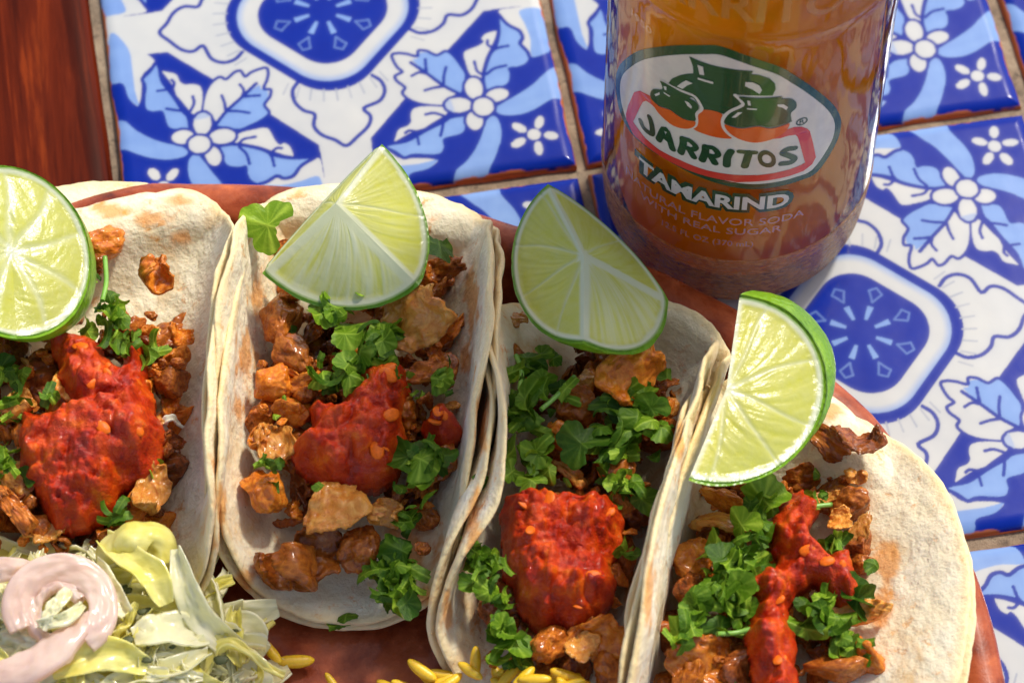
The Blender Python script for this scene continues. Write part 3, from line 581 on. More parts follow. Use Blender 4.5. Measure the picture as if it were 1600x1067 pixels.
LB = json.loads('''{"bigpot":[[-2.09,9.44],[-1.87,9.42],[-1.61,9.41],[-1.29,9.42],[-0.82,9.43],[-0.75,9.43],[-0.78,9.32],[-0.63,9.31],[-0.41,9.19],[-0.28,9.0],[-0.25,8.8],[-0.3,8.59],[-0.64,8.61],[-1.05,8.59],[-0.94,8.43],[-0.9,8.27],[-1.04,8.11],[-1.21,7.86],[-1.3,7.87],[-1.54,7.9],[-1.75,7.8],[-1.81,7.98],[-1.92,8.11],[-2.24,8.13],[-2.39,8.19],[-2.52,8.23],[-2.45,8.43],[-2.28,8.67],[-2.12,8.83],[-1.97,8.94],[-1.99,9.16]],"bigpot_h1":[[-2.31,8.29],[-2.2,8.5],[-2.11,8.63],[-1.96,8.63],[-2.08,8.48],[-2.18,8.29]],"bigpot_h2":[[-0.88,9.07],[-0.73,9.07],[-0.59,8.97],[-0.53,8.82],[-0.57,8.68],[-0.71,8.82],[-0.88,8.93]],"bigpot_w1":[[-1.89,9.29],[-1.77,9.29],[-1.73,9.03],[-1.83,9.0]],"bigpot_w2":[[-1.86,8.88],[-1.53,8.89],[-1.53,8.82],[-1.86,8.82]],"bigpot_or":[[-1.75,7.8],[-1.54,7.9],[-1.3,7.86],[-1.28,7.64],[-1.21,7.34],[-1.03,7.08],[-1.28,7.01],[-1.59,7.01],[-1.88,7.07],[-1.82,7.29],[-1.85,7.6]],"lpot":[[-2.73,8.14],[-2.49,8.18],[-2.19,8.16],[-1.93,8.17],[-2.02,8.07],[-1.86,8.02],[-1.79,7.85],[-1.86,7.63],[-1.84,7.38],[-2.03,7.31],[-2.23,7.32],[-2.43,7.38],[-2.72,7.28],[-2.92,7.31],[-2.97,7.47],[-2.9,7.68],[-2.67,7.89],[-2.69,8.05]],"lpot_or":[[-2.98,7.31],[-2.72,7.26],[-2.43,7.36],[-2.23,7.3],[-2.03,7.29],[-1.85,7.36],[-1.85,7.2],[-1.95,7.05],[-2.09,6.95],[-2.33,6.88],[-2.6,6.95],[-2.79,7.07]],"lpot_w1":[[-2.85,7.56],[-2.72,7.75],[-2.71,7.68],[-2.81,7.53]],"lpot_w2":[[-2.11,7.93],[-2.01,7.93],[-1.94,7.83],[-1.95,7.75],[-2.04,7.8]],"lpot_w3":[[-2.62,7.85],[-2.45,7.85],[-2.47,7.8],[-2.61,7.81]],"lpot_w4":[[-2.63,8.05],[-2.56,8.08],[-2.55,7.96],[-2.6,7.95]],"rpot":[[-0.98,8.54],[-0.64,8.53],[-0.33,8.53],[-0.09,8.53],[-0.11,8.46],[0.08,8.41],[0.21,8.26],[0.23,8.05],[0.13,7.9],[0.16,7.67],[0.16,7.59],[-0.0,7.55],[-0.16,7.5],[-0.32,7.5],[-0.5,7.57],[-0.68,7.54],[-0.87,7.48],[-1.07,7.51],[-1.23,7.56],[-1.21,7.76],[-1.1,7.99],[-0.87,8.22],[-0.87,8.37]],"rpot_h":[[-0.18,8.29],[-0.05,8.27],[0.05,8.14],[0.02,8.05],[-0.06,8.15],[-0.17,8.22]],"rpot_w1":[[-0.81,8.45],[-0.75,8.44],[-0.72,8.28],[-0.78,8.28]],"rpot_w2":[[-0.8,8.19],[-0.59,8.18],[-0.59,8.13],[-0.79,8.14]],"rpot_w3":[[-1.09,7.81],[-0.97,8.02],[-0.88,8.03],[-1.01,7.82]],"rpot_or":[[-1.22,7.52],[-1.07,7.48],[-0.87,7.45],[-0.68,7.51],[-0.5,7.54],[-0.32,7.46],[-0.16,7.46],[0.0,7.51],[0.13,7.54],[0.08,7.32],[-0.04,7.18],[-0.23,7.05],[-0.51,6.97],[-0.75,7.01],[-0.99,7.14],[-1.16,7.33]],"rpot_edge":[[-1.06,8.58],[-0.94,8.43],[-0.89,8.27],[-1.1,8.04],[-1.24,7.79],[-1.26,7.54],[-1.18,7.3],[-0.99,7.1],[-0.75,6.99],[-0.5,6.95]],"lpot_edge":[[-2.73,8.15],[-2.19,8.2],[-1.91,8.2],[-1.77,8.0],[-1.73,7.84],[-1.83,7.63],[-1.82,7.4],[-1.84,7.21],[-1.95,7.03]],"frameL":[[-3.47,6.98],[-3.29,7.23],[-2.95,7.38],[-2.89,7.3],[-2.79,7.07],[-2.94,7.11],[-3.09,7.08],[-3.18,6.94],[-3.27,6.63],[-3.45,5.93],[-3.06,5.77],[-2.65,5.72],[-2.13,5.76],[-1.52,5.73],[-0.97,5.74],[-0.47,5.76],[-0.47,5.75],[-0.06,5.78],[0.25,5.81],[0.5,5.86],[0.6,5.9],[0.51,6.28],[0.42,6.68],[0.35,6.96],[0.29,7.06],[0.13,7.08],[-0.03,7.04],[-0.23,7.05],[-0.08,7.19],[0.08,7.32],[0.24,7.35],[0.41,7.3],[0.55,7.16],[0.62,7.03],[0.74,6.51],[0.85,5.95],[0.78,5.74],[0.59,5.6],[0.29,5.56],[-0.13,5.53],[-0.66,5.5],[-1.27,5.4],[-0.85,5.49],[-1.51,5.51],[-2.22,5.52],[-2.9,5.52],[-3.42,5.5],[-3.7,5.73],[-3.72,5.9],[-3.65,6.3]],"L_J1":[[-2.96,6.62],[-2.89,6.43],[-2.86,6.14],[-2.98,6.06],[-3.14,6.1],[-3.21,6.22]],"L_A1":[[-2.68,6.07],[-2.52,6.59],[-2.32,6.03]],"L_A2":[[-2.59,6.28],[-2.4,6.23]],"L_R1":[[-2.12,6.05],[-2.08,6.36],[-2.09,6.57]],"L_R1b":[[-2.09,6.57],[-1.93,6.6],[-1.79,6.46],[-1.87,6.32],[-2.03,6.3]],"L_R1c":[[-1.94,6.3],[-1.82,6.07]],"L_R2":[[-1.63,6.06],[-1.58,6.35],[-1.58,6.57]],"L_R2b":[[-1.58,6.57],[-1.41,6.59],[-1.3,6.42],[-1.37,6.31],[-1.53,6.3]],"L_R2c":[[-1.45,6.28],[-1.35,6.07]],"L_I1":[[-1.1,6.07],[-1.1,6.37],[-1.04,6.59]],"L_T1":[[-0.86,6.61],[-0.53,6.59]],"L_T2":[[-0.66,6.59],[-0.72,6.09]],"L_S1":[[0.31,6.57],[0.15,6.59],[0.06,6.48],[0.19,6.35],[0.33,6.19],[0.27,6.07],[0.06,6.09]],"L_O1":[[-0.11,6.31],[-0.14,6.42],[-0.2,6.52],[-0.27,6.59],[-0.34,6.61],[-0.39,6.58],[-0.43,6.51],[-0.44,6.41],[-0.42,6.3],[-0.38,6.19],[-0.31,6.11],[-0.24,6.07],[-0.17,6.07],[-0.12,6.12],[-0.1,6.2],[-0.11,6.31]],"reg":[[0.4,7.49]],"innerfill":[[-4.09,6.43]],"oval":[[-4.25,6.23],[-4.2,6.91],[-3.8,7.81],[-3.28,8.66],[-2.54,9.46],[-1.85,9.93],[-1.33,10.06],[-0.32,9.61],[0.21,9.06],[0.68,8.41],[1.09,7.72],[1.35,7.11],[1.44,6.61],[1.36,6.06],[0.96,5.33],[0.51,5.24],[-0.03,5.21],[-0.54,5.21],[-1.06,5.28],[-1.74,5.4],[-2.48,5.49],[-3.21,5.43],[-3.69,5.45],[-4.04,5.69]]}''')


def poly_mesh(name, polys, mat, off, parent, maxe=.18):
    """flat print: polygons in (arc length, height) wrapped on the bottle"""
    bm = bmesh.new()
    for P in polys:
        P = np.asarray(P, float); vs = [bm.verts.new((a, b, 0)) for a, b in P]
        for t in tessellate_polygon([[Vector((a, b, 0)) for a, b in P]]):
            try: bm.faces.new([vs[i] for i in t])
            except ValueError: pass
    for _ in range(5):
        es = [e for e in bm.edges if abs(e.verts[0].co.x-e.verts[1].co.x) > maxe]
        if not es: break
        bmesh.ops.subdivide_edges(bm, edges=es, cuts=1); bmesh.ops.triangulate(bm, faces=bm.faces[:])
    bm.verts.ensure_lookup_table()
    V = wrap(np.array([v.co[:2] for v in bm.verts]), off); F = np.array([[v.index for v in f.verts] for f in bm.faces])
    bm.verts.index_update()
    F = np.array([[v.index for v in f.verts] for f in bm.faces]); bm.free()
    # outward winding
    A, B_, C_ = V[F[:, 0]], V[F[:, 1]], V[F[:, 2]]; n = np.cross(B_-A, C_-A); o = (A-np.array([BX, BY, 0])); o[:, 2] = 0
    F[(n*o).sum(1) < 0] = F[(n*o).sum(1) < 0][:, ::-1]
    return link(name, mesh_np(name, V, F, mat, loc=BLOC), parent, BLOC)


def stroke_poly(P, w):
    P = catmull(P, 5, False) if len(P) > 2 else np.array([np.array(P[0])+(np.array(P[1])-np.array(P[0]))*t for t in np.linspace(0, 1, 4)])
    d = np.gradient(P, axis=0); d /= np.linalg.norm(d, axis=1)[:, None]+1e-9; n = np.stack([-d[:, 1], d[:, 0]], 1)
    L, R = P+n*w/2, P-n*w/2
    a = np.linspace(0, np.pi, 7)[1:-1]
    e1 = [P[-1]+w/2*(n[-1]*math.cos(t)+d[-1]*math.sin(t)) for t in a]; e0 = [P[0]+w/2*(-n[0]*math.cos(t)-d[0]*math.sin(t)) for t in a]
    return np.vstack([L, e1, R[::-1], e0])


def strip_polys(P, w, closed=False):
    """a stroke as a row of overlapping-free quads with round ends"""
    return [stroke_poly(P, w)]


def text_polys(s, size, bold=0.0, res=3):
    cu = bpy.data.curves.new('lettering', 'FONT'); cu.body = s; cu.size = 1; cu.resolution_u = res; cu.offset = bold
    o = bpy.data.objects.new('lettering', cu); COL.objects.link(o)
    dg = bpy.context.evaluated_depsgraph_get(); me = bpy.data.meshes.new_from_object(o.evaluated_get(dg))
    V = np.array([v.co[:2] for v in me.vertices]); F = [tuple(p.vertices) for p in me.polygons]
    bpy.data.objects.remove(o); bpy.data.curves.remove(cu); bpy.data.meshes.remove(me)
    return V, F


def text_mesh(name, s, s0, s1, z0, z1, mat, off, parent, bold=0.0, slope=0.0):
    V, F = text_polys(s, 1, bold)
    lo, hi = V.min(0), V.max(0); V = (V-lo)/(hi-lo); V = np.stack([s0+V[:, 0]*(s1-s0), z0+V[:, 1]*(z1-z0)+slope*V[:, 0]], 1)
    return poly_mesh(name, [V[list(f)] for f in F], mat, off, parent)


oval = catmull(LB['oval'], 5); cen = oval.mean(0)
lab = poly_mesh('label', [oval], INK_G, .012, bottle)
poly_mesh('label_oval', [cen+(oval-cen)*np.array([.925, .90])+[.02, .03]], INK_C, .020, lab)
P = lambda k, n=3: catmull(LB[k], n)
fl = np.array(LB['frameL'])
poly_mesh('red_frame', [fl], INK_R, .026, lab)
poly_mesh('large_jug', [np.array(LB['bigpot'])], INK_G, .030, lab)
poly_mesh('large_jug_clay', [P('bigpot_or')], INK_O, .033, lab)
poly_mesh('jug_outline', [stroke_poly(LB['lpot_edge'], .075), stroke_poly(LB['rpot_edge'], .085)], INK_C, .036, lab)
poly_mesh('small_jug', [P('lpot', 3)], INK_G, .039, lab); poly_mesh('small_jug_clay', [P('lpot_or')], INK_O, .041, lab)
poly_mesh('small_jug', [P('rpot', 3)], INK_G, .039, lab); poly_mesh('small_jug_clay', [P('rpot_or')], INK_O, .041, lab)
poly_mesh('jug_highlight', [np.array(LB[k]) for k in ('bigpot_h1', 'bigpot_h2', 'bigpot_w1', 'bigpot_w2', 'lpot_w1', 'lpot_w2', 'lpot_w3', 'lpot_w4', 'rpot_h', 'rpot_w1', 'rpot_w2', 'rpot_w3')], INK_C, .045, lab)
let = [stroke_poly(LB[k], w) for k, w in (('L_J1', .15), ('L_A1', .17), ('L_A2', .11), ('L_R1', .17), ('L_R1b', .14), ('L_R1c', .16), ('L_R2', .17), ('L_R2b', .14), ('L_R2c', .16), ('L_I1', .17), ('L_T1', .13), ('L_T2', .17), ('L_S1', .15))]
oo = catmull(LB['L_O1'][:-1], 3); oc = oo.mean(0); on = len(oo)
oring = [np.array([oc+(oo[i]-oc)*1.18, oc+(oo[(i+1) % on]-oc)*1.18, oc+(oo[(i+1) % on]-oc)*.62, oc+(oo[i]-oc)*.62]) for i in range(on)]
for i, q in enumerate(let): poly_mesh('letter', [q], INK_G, .030+.0012*(i % 5), lab)
poly_mesh('letter', oring, INK_G, .030, lab)
rc = np.array(LB['reg'][0]); t = np.linspace(0, 2*np.pi, 20, endpoint=False)
ring = [np.array([rc+[.13*math.cos(a), .13*math.sin(a)], rc+[.13*math.cos(b), .13*math.sin(b)], rc+[.10*math.cos(b), .10*math.sin(b)], rc+[.10*math.cos(a), .10*math.sin(a)]]) for a, b in zip(t, np.roll(t, -1))]
poly_mesh('registered_mark', ring, INK_G, .03, lab); text_mesh('registered_mark', 'R', rc[0]-.05, rc[0]+.06, rc[1]-.07, rc[1]+.07, INK_G, .03, lab)
fv = text_mesh('flavour_name', 'TAMARIND', -3.36, .44, 4.31, 5.05, INK_G, .018, bottle, .11)
text_mesh('flavour_letters', 'TAMARIND', -3.2, .33, 4.43, 4.93, INK_C, .026, fv, .035)
text_mesh('small_print', 'NATURAL FLAVOR SODA', -3.62, .74, 3.80, 4.06, INK_P, .016, bottle, .0)
text_mesh('small_print', '1950', -3.72, -3.05, 9.36, 9.58, INK_D, .016, bottle, .02)
text_mesh('small_print', 'WITH REAL SUGAR', -3.1, .24, 3.44, 3.68, INK_P, .016, bottle, .0)
text_mesh('small_print', '12.5 FL OZ (370 mL)', -2.46, -.36, 2.90, 3.17, INK_P, .016, bottle, .0)
# raised lettering on the shoulder of the bottle
V, F = text_polys('JARRITOS', 1, .02); lo, hi = V.min(0), V.max(0); V = (V-lo)/(hi-lo)
for q, (a, b) in enumerate(((-3.4, 1.6),)):
    poly_mesh('embossed_letters', [np.stack([a+V[list(f)][:, 0]*(b-a), 10.78+V[list(f)][:, 1]*1.15], 1) for f in F], INK_A, .07, bottle)

# ------------------------------------------------------------------ tacos
TACO = [(-12.493, -6.851, 0.205, 6.029, 3.206, 1.35, 1.71, 0.0, -0.014, 0.009, 1.151, .72),
        (-6.18, -5.788, 0.24, 5.569, 2.558, 1.431, 1.446, 0.025, -0.009, -0.01, 0.801),
        (-1.895, -9.377, 0.455, 5.07, 1.961, 1.631, 1.674, -1.471, -0.193, -0.007, 0.915),
        (0.457, -13.051, 0.396, 5.582, 1.388, 1.466, 0.574, 0.017, 0.006, 0.003, 1.047)]
RIMR = [0, 11.5, 12.8, 13.6, 14.1, 14.45, 14.75, 15.05, 15.3, 15.6, 17, 20]
RIMZ = [.77, .84, .97, 1.32, 1.82, 2.34, 2.46, 2.44, 2.3, 2.1, 1.9, 1.8]


def bend(u, v, p, drho=0.0):
    cx, cy, hd, Ru, rho, tL, tR, tL1, tR1, tilt, far = p[:11]
    u = np.asarray(u, float); u = np.where(u > 0, u*far, u*(p[11] if len(p) > 11 else 1)); v = np.asarray(v, float); rho2 = rho+drho
    th = np.where(v > 0, tR+tR1*u/6, tL+tL1*u/6); av = np.abs(v); arc = rho2*th; a = np.clip(av/rho2, 0, th)
    x = rho2*np.sin(a); z = rho2*(1-np.cos(a)); ex = np.maximum(av-arc, 0)
    x = np.sign(v)*(x+ex*np.cos(th)); z = z+ex*np.sin(th)+1.1-drho+tilt*u
    ca, sa = math.cos(hd), math.sin(hd)
    X, Y = cx+sa*u+ca*x, cy+ca*u-sa*x
    # rests on the plate and its rim
    d = (np.interp(np.hypot(X-PCX, Y-PCY), RIMR, RIMZ)+.14-z)/.1
    return np.stack([X, Y, z+.1*np.log1p(np.exp(np.clip(d, -30, 30)))], -1)


STAIN = [(285, 312, 22, 10), (240, 345, 26, 16), (288, 372, 16, 12), (170, 330, 30, 12), (120, 850, 70, 16), (385, 560, 14, 40), (372, 640, 10, 30), (402, 470, 10, 40), (752, 650, 9, 60), (736, 470, 12, 50), (728, 560, 12, 30), (345, 800, 10, 40),
         (376, 905, 20, 16), (978, 890, 14, 46), (700, 960, 8, 40), (1015, 920, 8, 70), (1385, 880, 26, 26), (1420, 660, 24, 12), (1370, 950, 20, 30), (1300, 640, 30, 12), (640, 860, 40, 40), (660, 930, 20, 14), (1060, 690, 8, 50), (740, 820, 10, 50), (600, 340, 60, 16)]


def tortilla(p, drho, R, seed, h=.17):
    nr, nt = 60, 220
    rad = np.linspace(0, 1, nr)**.8; t = np.linspace(0, 2*np.pi, nt, endpoint=False)
    E = np.stack([np.cos(t), np.sin(t), t*0], -1)
    wob = R*(1+.018*vn(E*1.0, 1.6, seed)+.008*vn(E, 5, seed+1)+.0035*vn(E, 22, seed+2)+.0025*vn(E, 55, seed+3))
    rr = rad[:, None]*wob[None]
    U, Vv = rr*np.cos(t), rr*np.sin(t)

    def surf(U, Vv):
        Pn = bend(U, Vv, p, drho); return Pn
    P0 = surf(U, Vv); e = .02
    N = np.cross(surf(U+e, Vv)-P0, surf(U, Vv+e)-P0); N /= np.linalg.norm(N, axis=-1)[..., None]
    N *= np.sign(N[..., 2].mean())
    Q = np.stack([U, Vv, U*0+seed], -1)
    und = .09*vn(Q, .45, seed)+.035*vn(Q, 1.4, seed+4)+.02*np.maximum(vn(Q, 2.8, seed+5), 0)
    edge = np.clip((rad-.93)/.07, 0, 1)[:, None]**2
    P0 = P0+N*(und*np.clip(rad*1.4, 0, 1)[:, None]*.9+.10*vn(Q, .8, seed+8)*rad[:, None]**3)[..., None]
    th = h*(1-.45*edge)*(1+.15*vn(Q, 3, seed+6))
    top = P0+N*(th/2)[..., None]; bot = P0-N*(th/2)[..., None]
    mid = P0[-1]+(P0[-1]-P0[-2])/(np.linalg.norm(P0[-1]-P0[-2], axis=-1)[:, None]+1e-9)*(.05+.012*vn(E, 70, seed+7))[:, None]
    V = np.vstack([top.reshape(-1, 3), mid, bot[::-1].reshape(-1, 3)])
    F = grid_faces(2*nr+1, nt, wrap_v=True)
    rim = np.r_[np.repeat(np.clip((rad-.955)/.045, 0, 1), nt), np.ones(nt), np.repeat(np.clip((rad[::-1]-.955)/.045, 0, 1), nt)]
    dv = V-CC; zz = dv @ CD; qx, qy = 800+FPX*(dv @ CR)/zz, 533.5-FPX*(dv @ CU)/zz
    st = np.zeros(len(V))
    for x, y, rx, ry in STAIN: st = np.maximum(st, np.exp(-((qx-x)/rx)**2-((qy-y)/ry)**2))
    st = np.clip((st*1.2+.55*vn(V, 3.0, seed+40)+.3*vn(V, 9, seed+41)-.42)/.3, 0, 1)*(st > .06)
    return V, F, np.stack([rim, st, rim*0], 1)


TLAB = ['soft corn taco cut by the left edge of the photo behind the cabbage slaw', 'soft corn taco standing open in the middle with a bare near end',
        'narrow soft corn taco squeezed between the two wider ones', 'wide open soft corn taco nearest the right rim of the plate']
tacos = []
for k, p in enumerate(TACO):
    base = bend(0, 0, p)-[0, 0, .35]
    t = empty('taco', base, TLAB[k], 'taco', 'tacos on the clay plate'); tacos.append(t)
    for q, (dr, R, sd) in enumerate(((0, p[3], 20+k*7), (.24, p[3]+.04, 90+k*7))):
        V, F, c = tortilla(p, dr, R, sd)
        link('tortilla', mesh_np('tortilla', V, F, TORT, col=c, loc=tuple(base)), t, tuple(base))


def tframe(k, X):
    p = TACO[k]; d = np.asarray(X)[:2]-[p[0], p[1]]; sa, ca = math.sin(p[2]), math.cos(p[2])
    return d[0]*sa+d[1]*ca, d[0]*ca-d[1]*sa


def ztop(k, u, x):
    p = TACO[k]; u0 = u; u = u-(.9, -.2, -.3, 0)[k]; ui = 1.45+1.55*max(0, 1-(abs(u)/5.0)**3)
    if k == 3: ui = max(ui-.35, 1.3+.52*max(0, x)) if x > 0 else ui-.2
    return max(ui, bend(u0/p[10] if u0 > 0 else u0, x, p)[2]+.38)


def mound(k, px, py, dz=0.0):
    z = 2.5
    for _ in range(6):
        X = at(px, py, z); u, x = tframe(k, X); z = ztop(k, u, x)+dz
    return at(px, py, z)


def tworld(k, u, x, z):
    p = TACO[k]; sa, ca = math.sin(p[2]), math.cos(p[2])
    return np.array([p[0]+sa*u+ca*x, p[1]+ca*u-sa*x, z])


# ------------------------------------------------------------------ meat
def ico(n):
    bm = bmesh.new(); bmesh.ops.create_icosphere(bm, subdivisions=n, radius=1)
    V = np.array([v.co[:] for v in bm.verts]); bm.verts.index_update(); F = np.array([[v.index for v in f.verts] for f in bm.faces]); bm.free(); return V, F


IV, IF = ico(5); IV4, IF4 = ico(4)


def chunk_mesh(seed):
    q = IV.copy(); r = np.random.default_rng(seed)
    # cut flat facets like chopped meat
    V = q.copy()
    for _ in range(r.integers(5, 9)):
        n = r.normal(size=3); n /= np.linalg.norm(n); d = r.uniform(.3, .8); s = V @ n; V -= np.outer(np.maximum(s-d, 0)*.8, n)
    N = q
    fb = V*np.array([1.0, 3.2, 3.2])
    V = V+N*(.15*vn(q, 1.7, seed)+.13*vn(V, 3.0, seed+1)-.05*np.abs(vn(fb, 2.6, seed+2))+.035*vn(V, 8, seed+5)+.014*vn(V, 18, seed+3)+.006*vn(V, 38, seed+4))[:, None]
    return V, IF


def slice_mesh(seed, curl=1.0, th=.16, asp=.7):
    """thin bent slice"""
    r = np.random.default_rng(seed); q = IV.copy()
    a = np.arctan2(q[:, 1], q[:, 0]); rad = np.hypot(q[:, 0], q[:, 1])
    rad2 = rad**.55*(1+.30*vn(np.stack([np.cos(a), np.sin(a), a*0], 1), 1.3, seed)+.16*vn(np.stack([np.cos(a), np.sin(a), a*0], 1), 3.5, seed+1)+.06*vn(np.stack([np.cos(a), np.sin(a), a*0], 1), 9, seed+6))
    x, y = rad2*np.cos(a), rad2*np.sin(a)*asp
    z = np.sign(q[:, 2])*th*np.abs(q[:, 2])**.5
    P = np.stack([x, y, x*0], 1)
    z = z*(1+.45*vn(P, 3, seed+2))+.26*vn(P, 1.3, seed+3)-.07*np.abs(vn(P*[1, 2.5, 1], 2.2, seed+9))+.10*vn(P, 4.5, seed+4)+.05*vn(P, 9, seed+7)+.025*vn(q, 22, seed+8)
    # bend round y axis
    kx = curl*(1+.3*r.normal())
    if abs(kx) > .05:
        R = 1/kx; ang = x*kx; x, z = (R-z)*np.sin(ang), R-(R-z)*np.cos(ang)
    ky = .35*r.normal()
    if abs(ky) > .05:
        R = 1/ky; ang = y*ky; y, z = (R-z)*np.sin(ang), R-(R-z)*np.cos(ang)
    return np.stack([x, y, z], 1), IF


def unit(kind, i, V, F, mats):
    return mesh_np(kind, V, F, mats[0])


CH = [unit('meat_piece', i, *chunk_mesh(300+i*11), MEATS) for i in range(10)]
SL = [unit('meat_slice', i, *slice_mesh(500+i*13, c, th, asp), MEATS) for i, (c, th, asp) in enumerate([(.9, .11, .75), (1.3, .10, .6), (-.8, .10, .8), (.5, .12, .9), (1.7, .10, .55), (-1.2, .11, .6), (.3, .16, .42), (2.2, .12, .36)])]
WHERE = ['in the cropped taco at the left edge', 'in the middle taco with the bare near end', 'in the narrow taco', 'in the wide open taco at the right']
MG = ['meat pieces in the left taco', 'meat pieces in the middle taco', 'meat pieces in the narrow taco', 'meat pieces in the right taco']


def put(name, me, P, size, rot, label, cat, group, mat=None):
    o = link(name, me, None, tuple(P)); s = np.broadcast_to(np.asarray(size, float), 3)
    o.scale = Vector(tuple(float(x) for x in s)); o.rotation_euler = rot; tag(o, label, cat, group)
    if mat is not None: o.material_slots[0].link = 'OBJECT'; o.material_slots[0].material = mat
    return o


def rrot(f=6.3): return Euler(tuple(RNG.uniform(-f, f, 3)))


def flat_rot(tilt=.6):
    return (Matrix.Rotation(RNG.uniform(0, 6.28), 3, 'Z') @ Matrix.Rotation(RNG.normal(0, tilt), 3, 'X') @ Matrix.Rotation(RNG.normal(0, tilt), 3, 'Y')).to_euler()


LIMEPX = [(20, 400), (540, 340), (915, 420), (1160, 620)]
SALPX = [(140, 660), (560, 665), (885, 875), (1235, 930)]
ORD = ['nearest', 'second', 'third', 'fourth', 'fifth', 'sixth', 'seventh', 'eighth', 'ninth', 'tenth', 'eleventh', 'twelfth']
SHORT = ['leftmost taco', 'middle taco', 'narrow taco', 'widest taco']


def topx(P):
    v = np.asarray(P)-CC; z = v @ CD; return 800+FPX*(v @ CR)/z, 533.5-FPX*(v @ CU)/z


def zone(k, P):
    x, y = topx(P); sx, sy = SALPX[k]
    return ('far' if y < sy-70 else 'near' if y > sy+70 else 'same level'), ('left' if x < sx else 'right')


def zlabel(k, P):
    a, b = zone(k, P)
    return {'far': 'between lime and salsa', 'near': 'below the salsa', 'same level': 'beside the salsa'}[a]+', '+b+' half of the '+SHORT[k]


def pick(w): return int(RNG.choice(4, p=w))


FILL = [dict(u=(-2.3, 3.2), x=(-2.1, 2.2), n=120), dict(u=(-3.5, 2.9), x=(-2.1, 2.0), n=135), dict(u=(-4.4, 3.4), x=(-1.2, 1.5), n=110), dict(u=(-4.4, 3.9), x=(-1.1, 2.2), n=140)]
for k, f in enumerate(FILL):
    p = TACO[k]
    for i in range(f['n']):
        u = RNG.uniform(*f['u']); x = RNG.uniform(*f['x']); x *= 1-.25*(abs(u)/5)**2
        lay = i % 3
        z = max(ztop(k, u, x)-(.75, .4, .1)[lay]+RNG.normal(0, .06), bend(u/p[10] if u > 0 else u, x, p)[2]+.2)
        s = RNG.uniform(.19, .42) if lay else RNG.uniform(.45, .68)
        m = pick([.46, .32, .06, .16] if lay else [.45, .10, .0, .45])
        if RNG.random() < .36:
            put('meat_piece', CH[RNG.integers(10)], tworld(k, u, x, z), s*RNG.uniform(.75, 1.3, 3), rrot(), 'small browned meat chunk '+zlabel(k, tworld(k, u, x, z)), 'meat', MG[k]+', '+' '.join(zone(k, tworld(k, u, x, z))), MEATS[m])
        else:
            put('meat_slice', SL[RNG.integers(8)], tworld(k, u, x, z), s*RNG.uniform(.9, 1.4)*np.array([1, RNG.uniform(.5, 1), RNG.uniform(.7, 1.2)]), flat_rot(.7), 'thin browned meat shaving '+zlabel(k, tworld(k, u, x, z)), 'meat', 'meat shavings'+MG[k][11:]+', '+' '.join(zone(k, tworld(k, u, x, z))), MEATS[m])

for k, f in enumerate(FILL):
    p = TACO[k]
    for i in range(62):
        u = RNG.uniform(*f['u'])*1.05; x = RNG.uniform(*f['x'])*(1-.25*(abs(u)/5)**2)
        X = tworld(k, u, x, max(ztop(k, u, x)+RNG.uniform(-.1, .2), bend(u/p[10] if u > 0 else u, x, p)[2]+.12)); m = pick([.45, .4, .05, .1])
        put('meat_crumb', CH[RNG.integers(10)], X, RNG.uniform(.07, .17)*RNG.uniform(.6, 1.4, 3), rrot(), 'tiny crumb of browned meat '+zlabel(k, X), 'meat crumb', 'crumbs of '+MG[k]+', '+' '.join(zone(k, X)), MEATS[m])

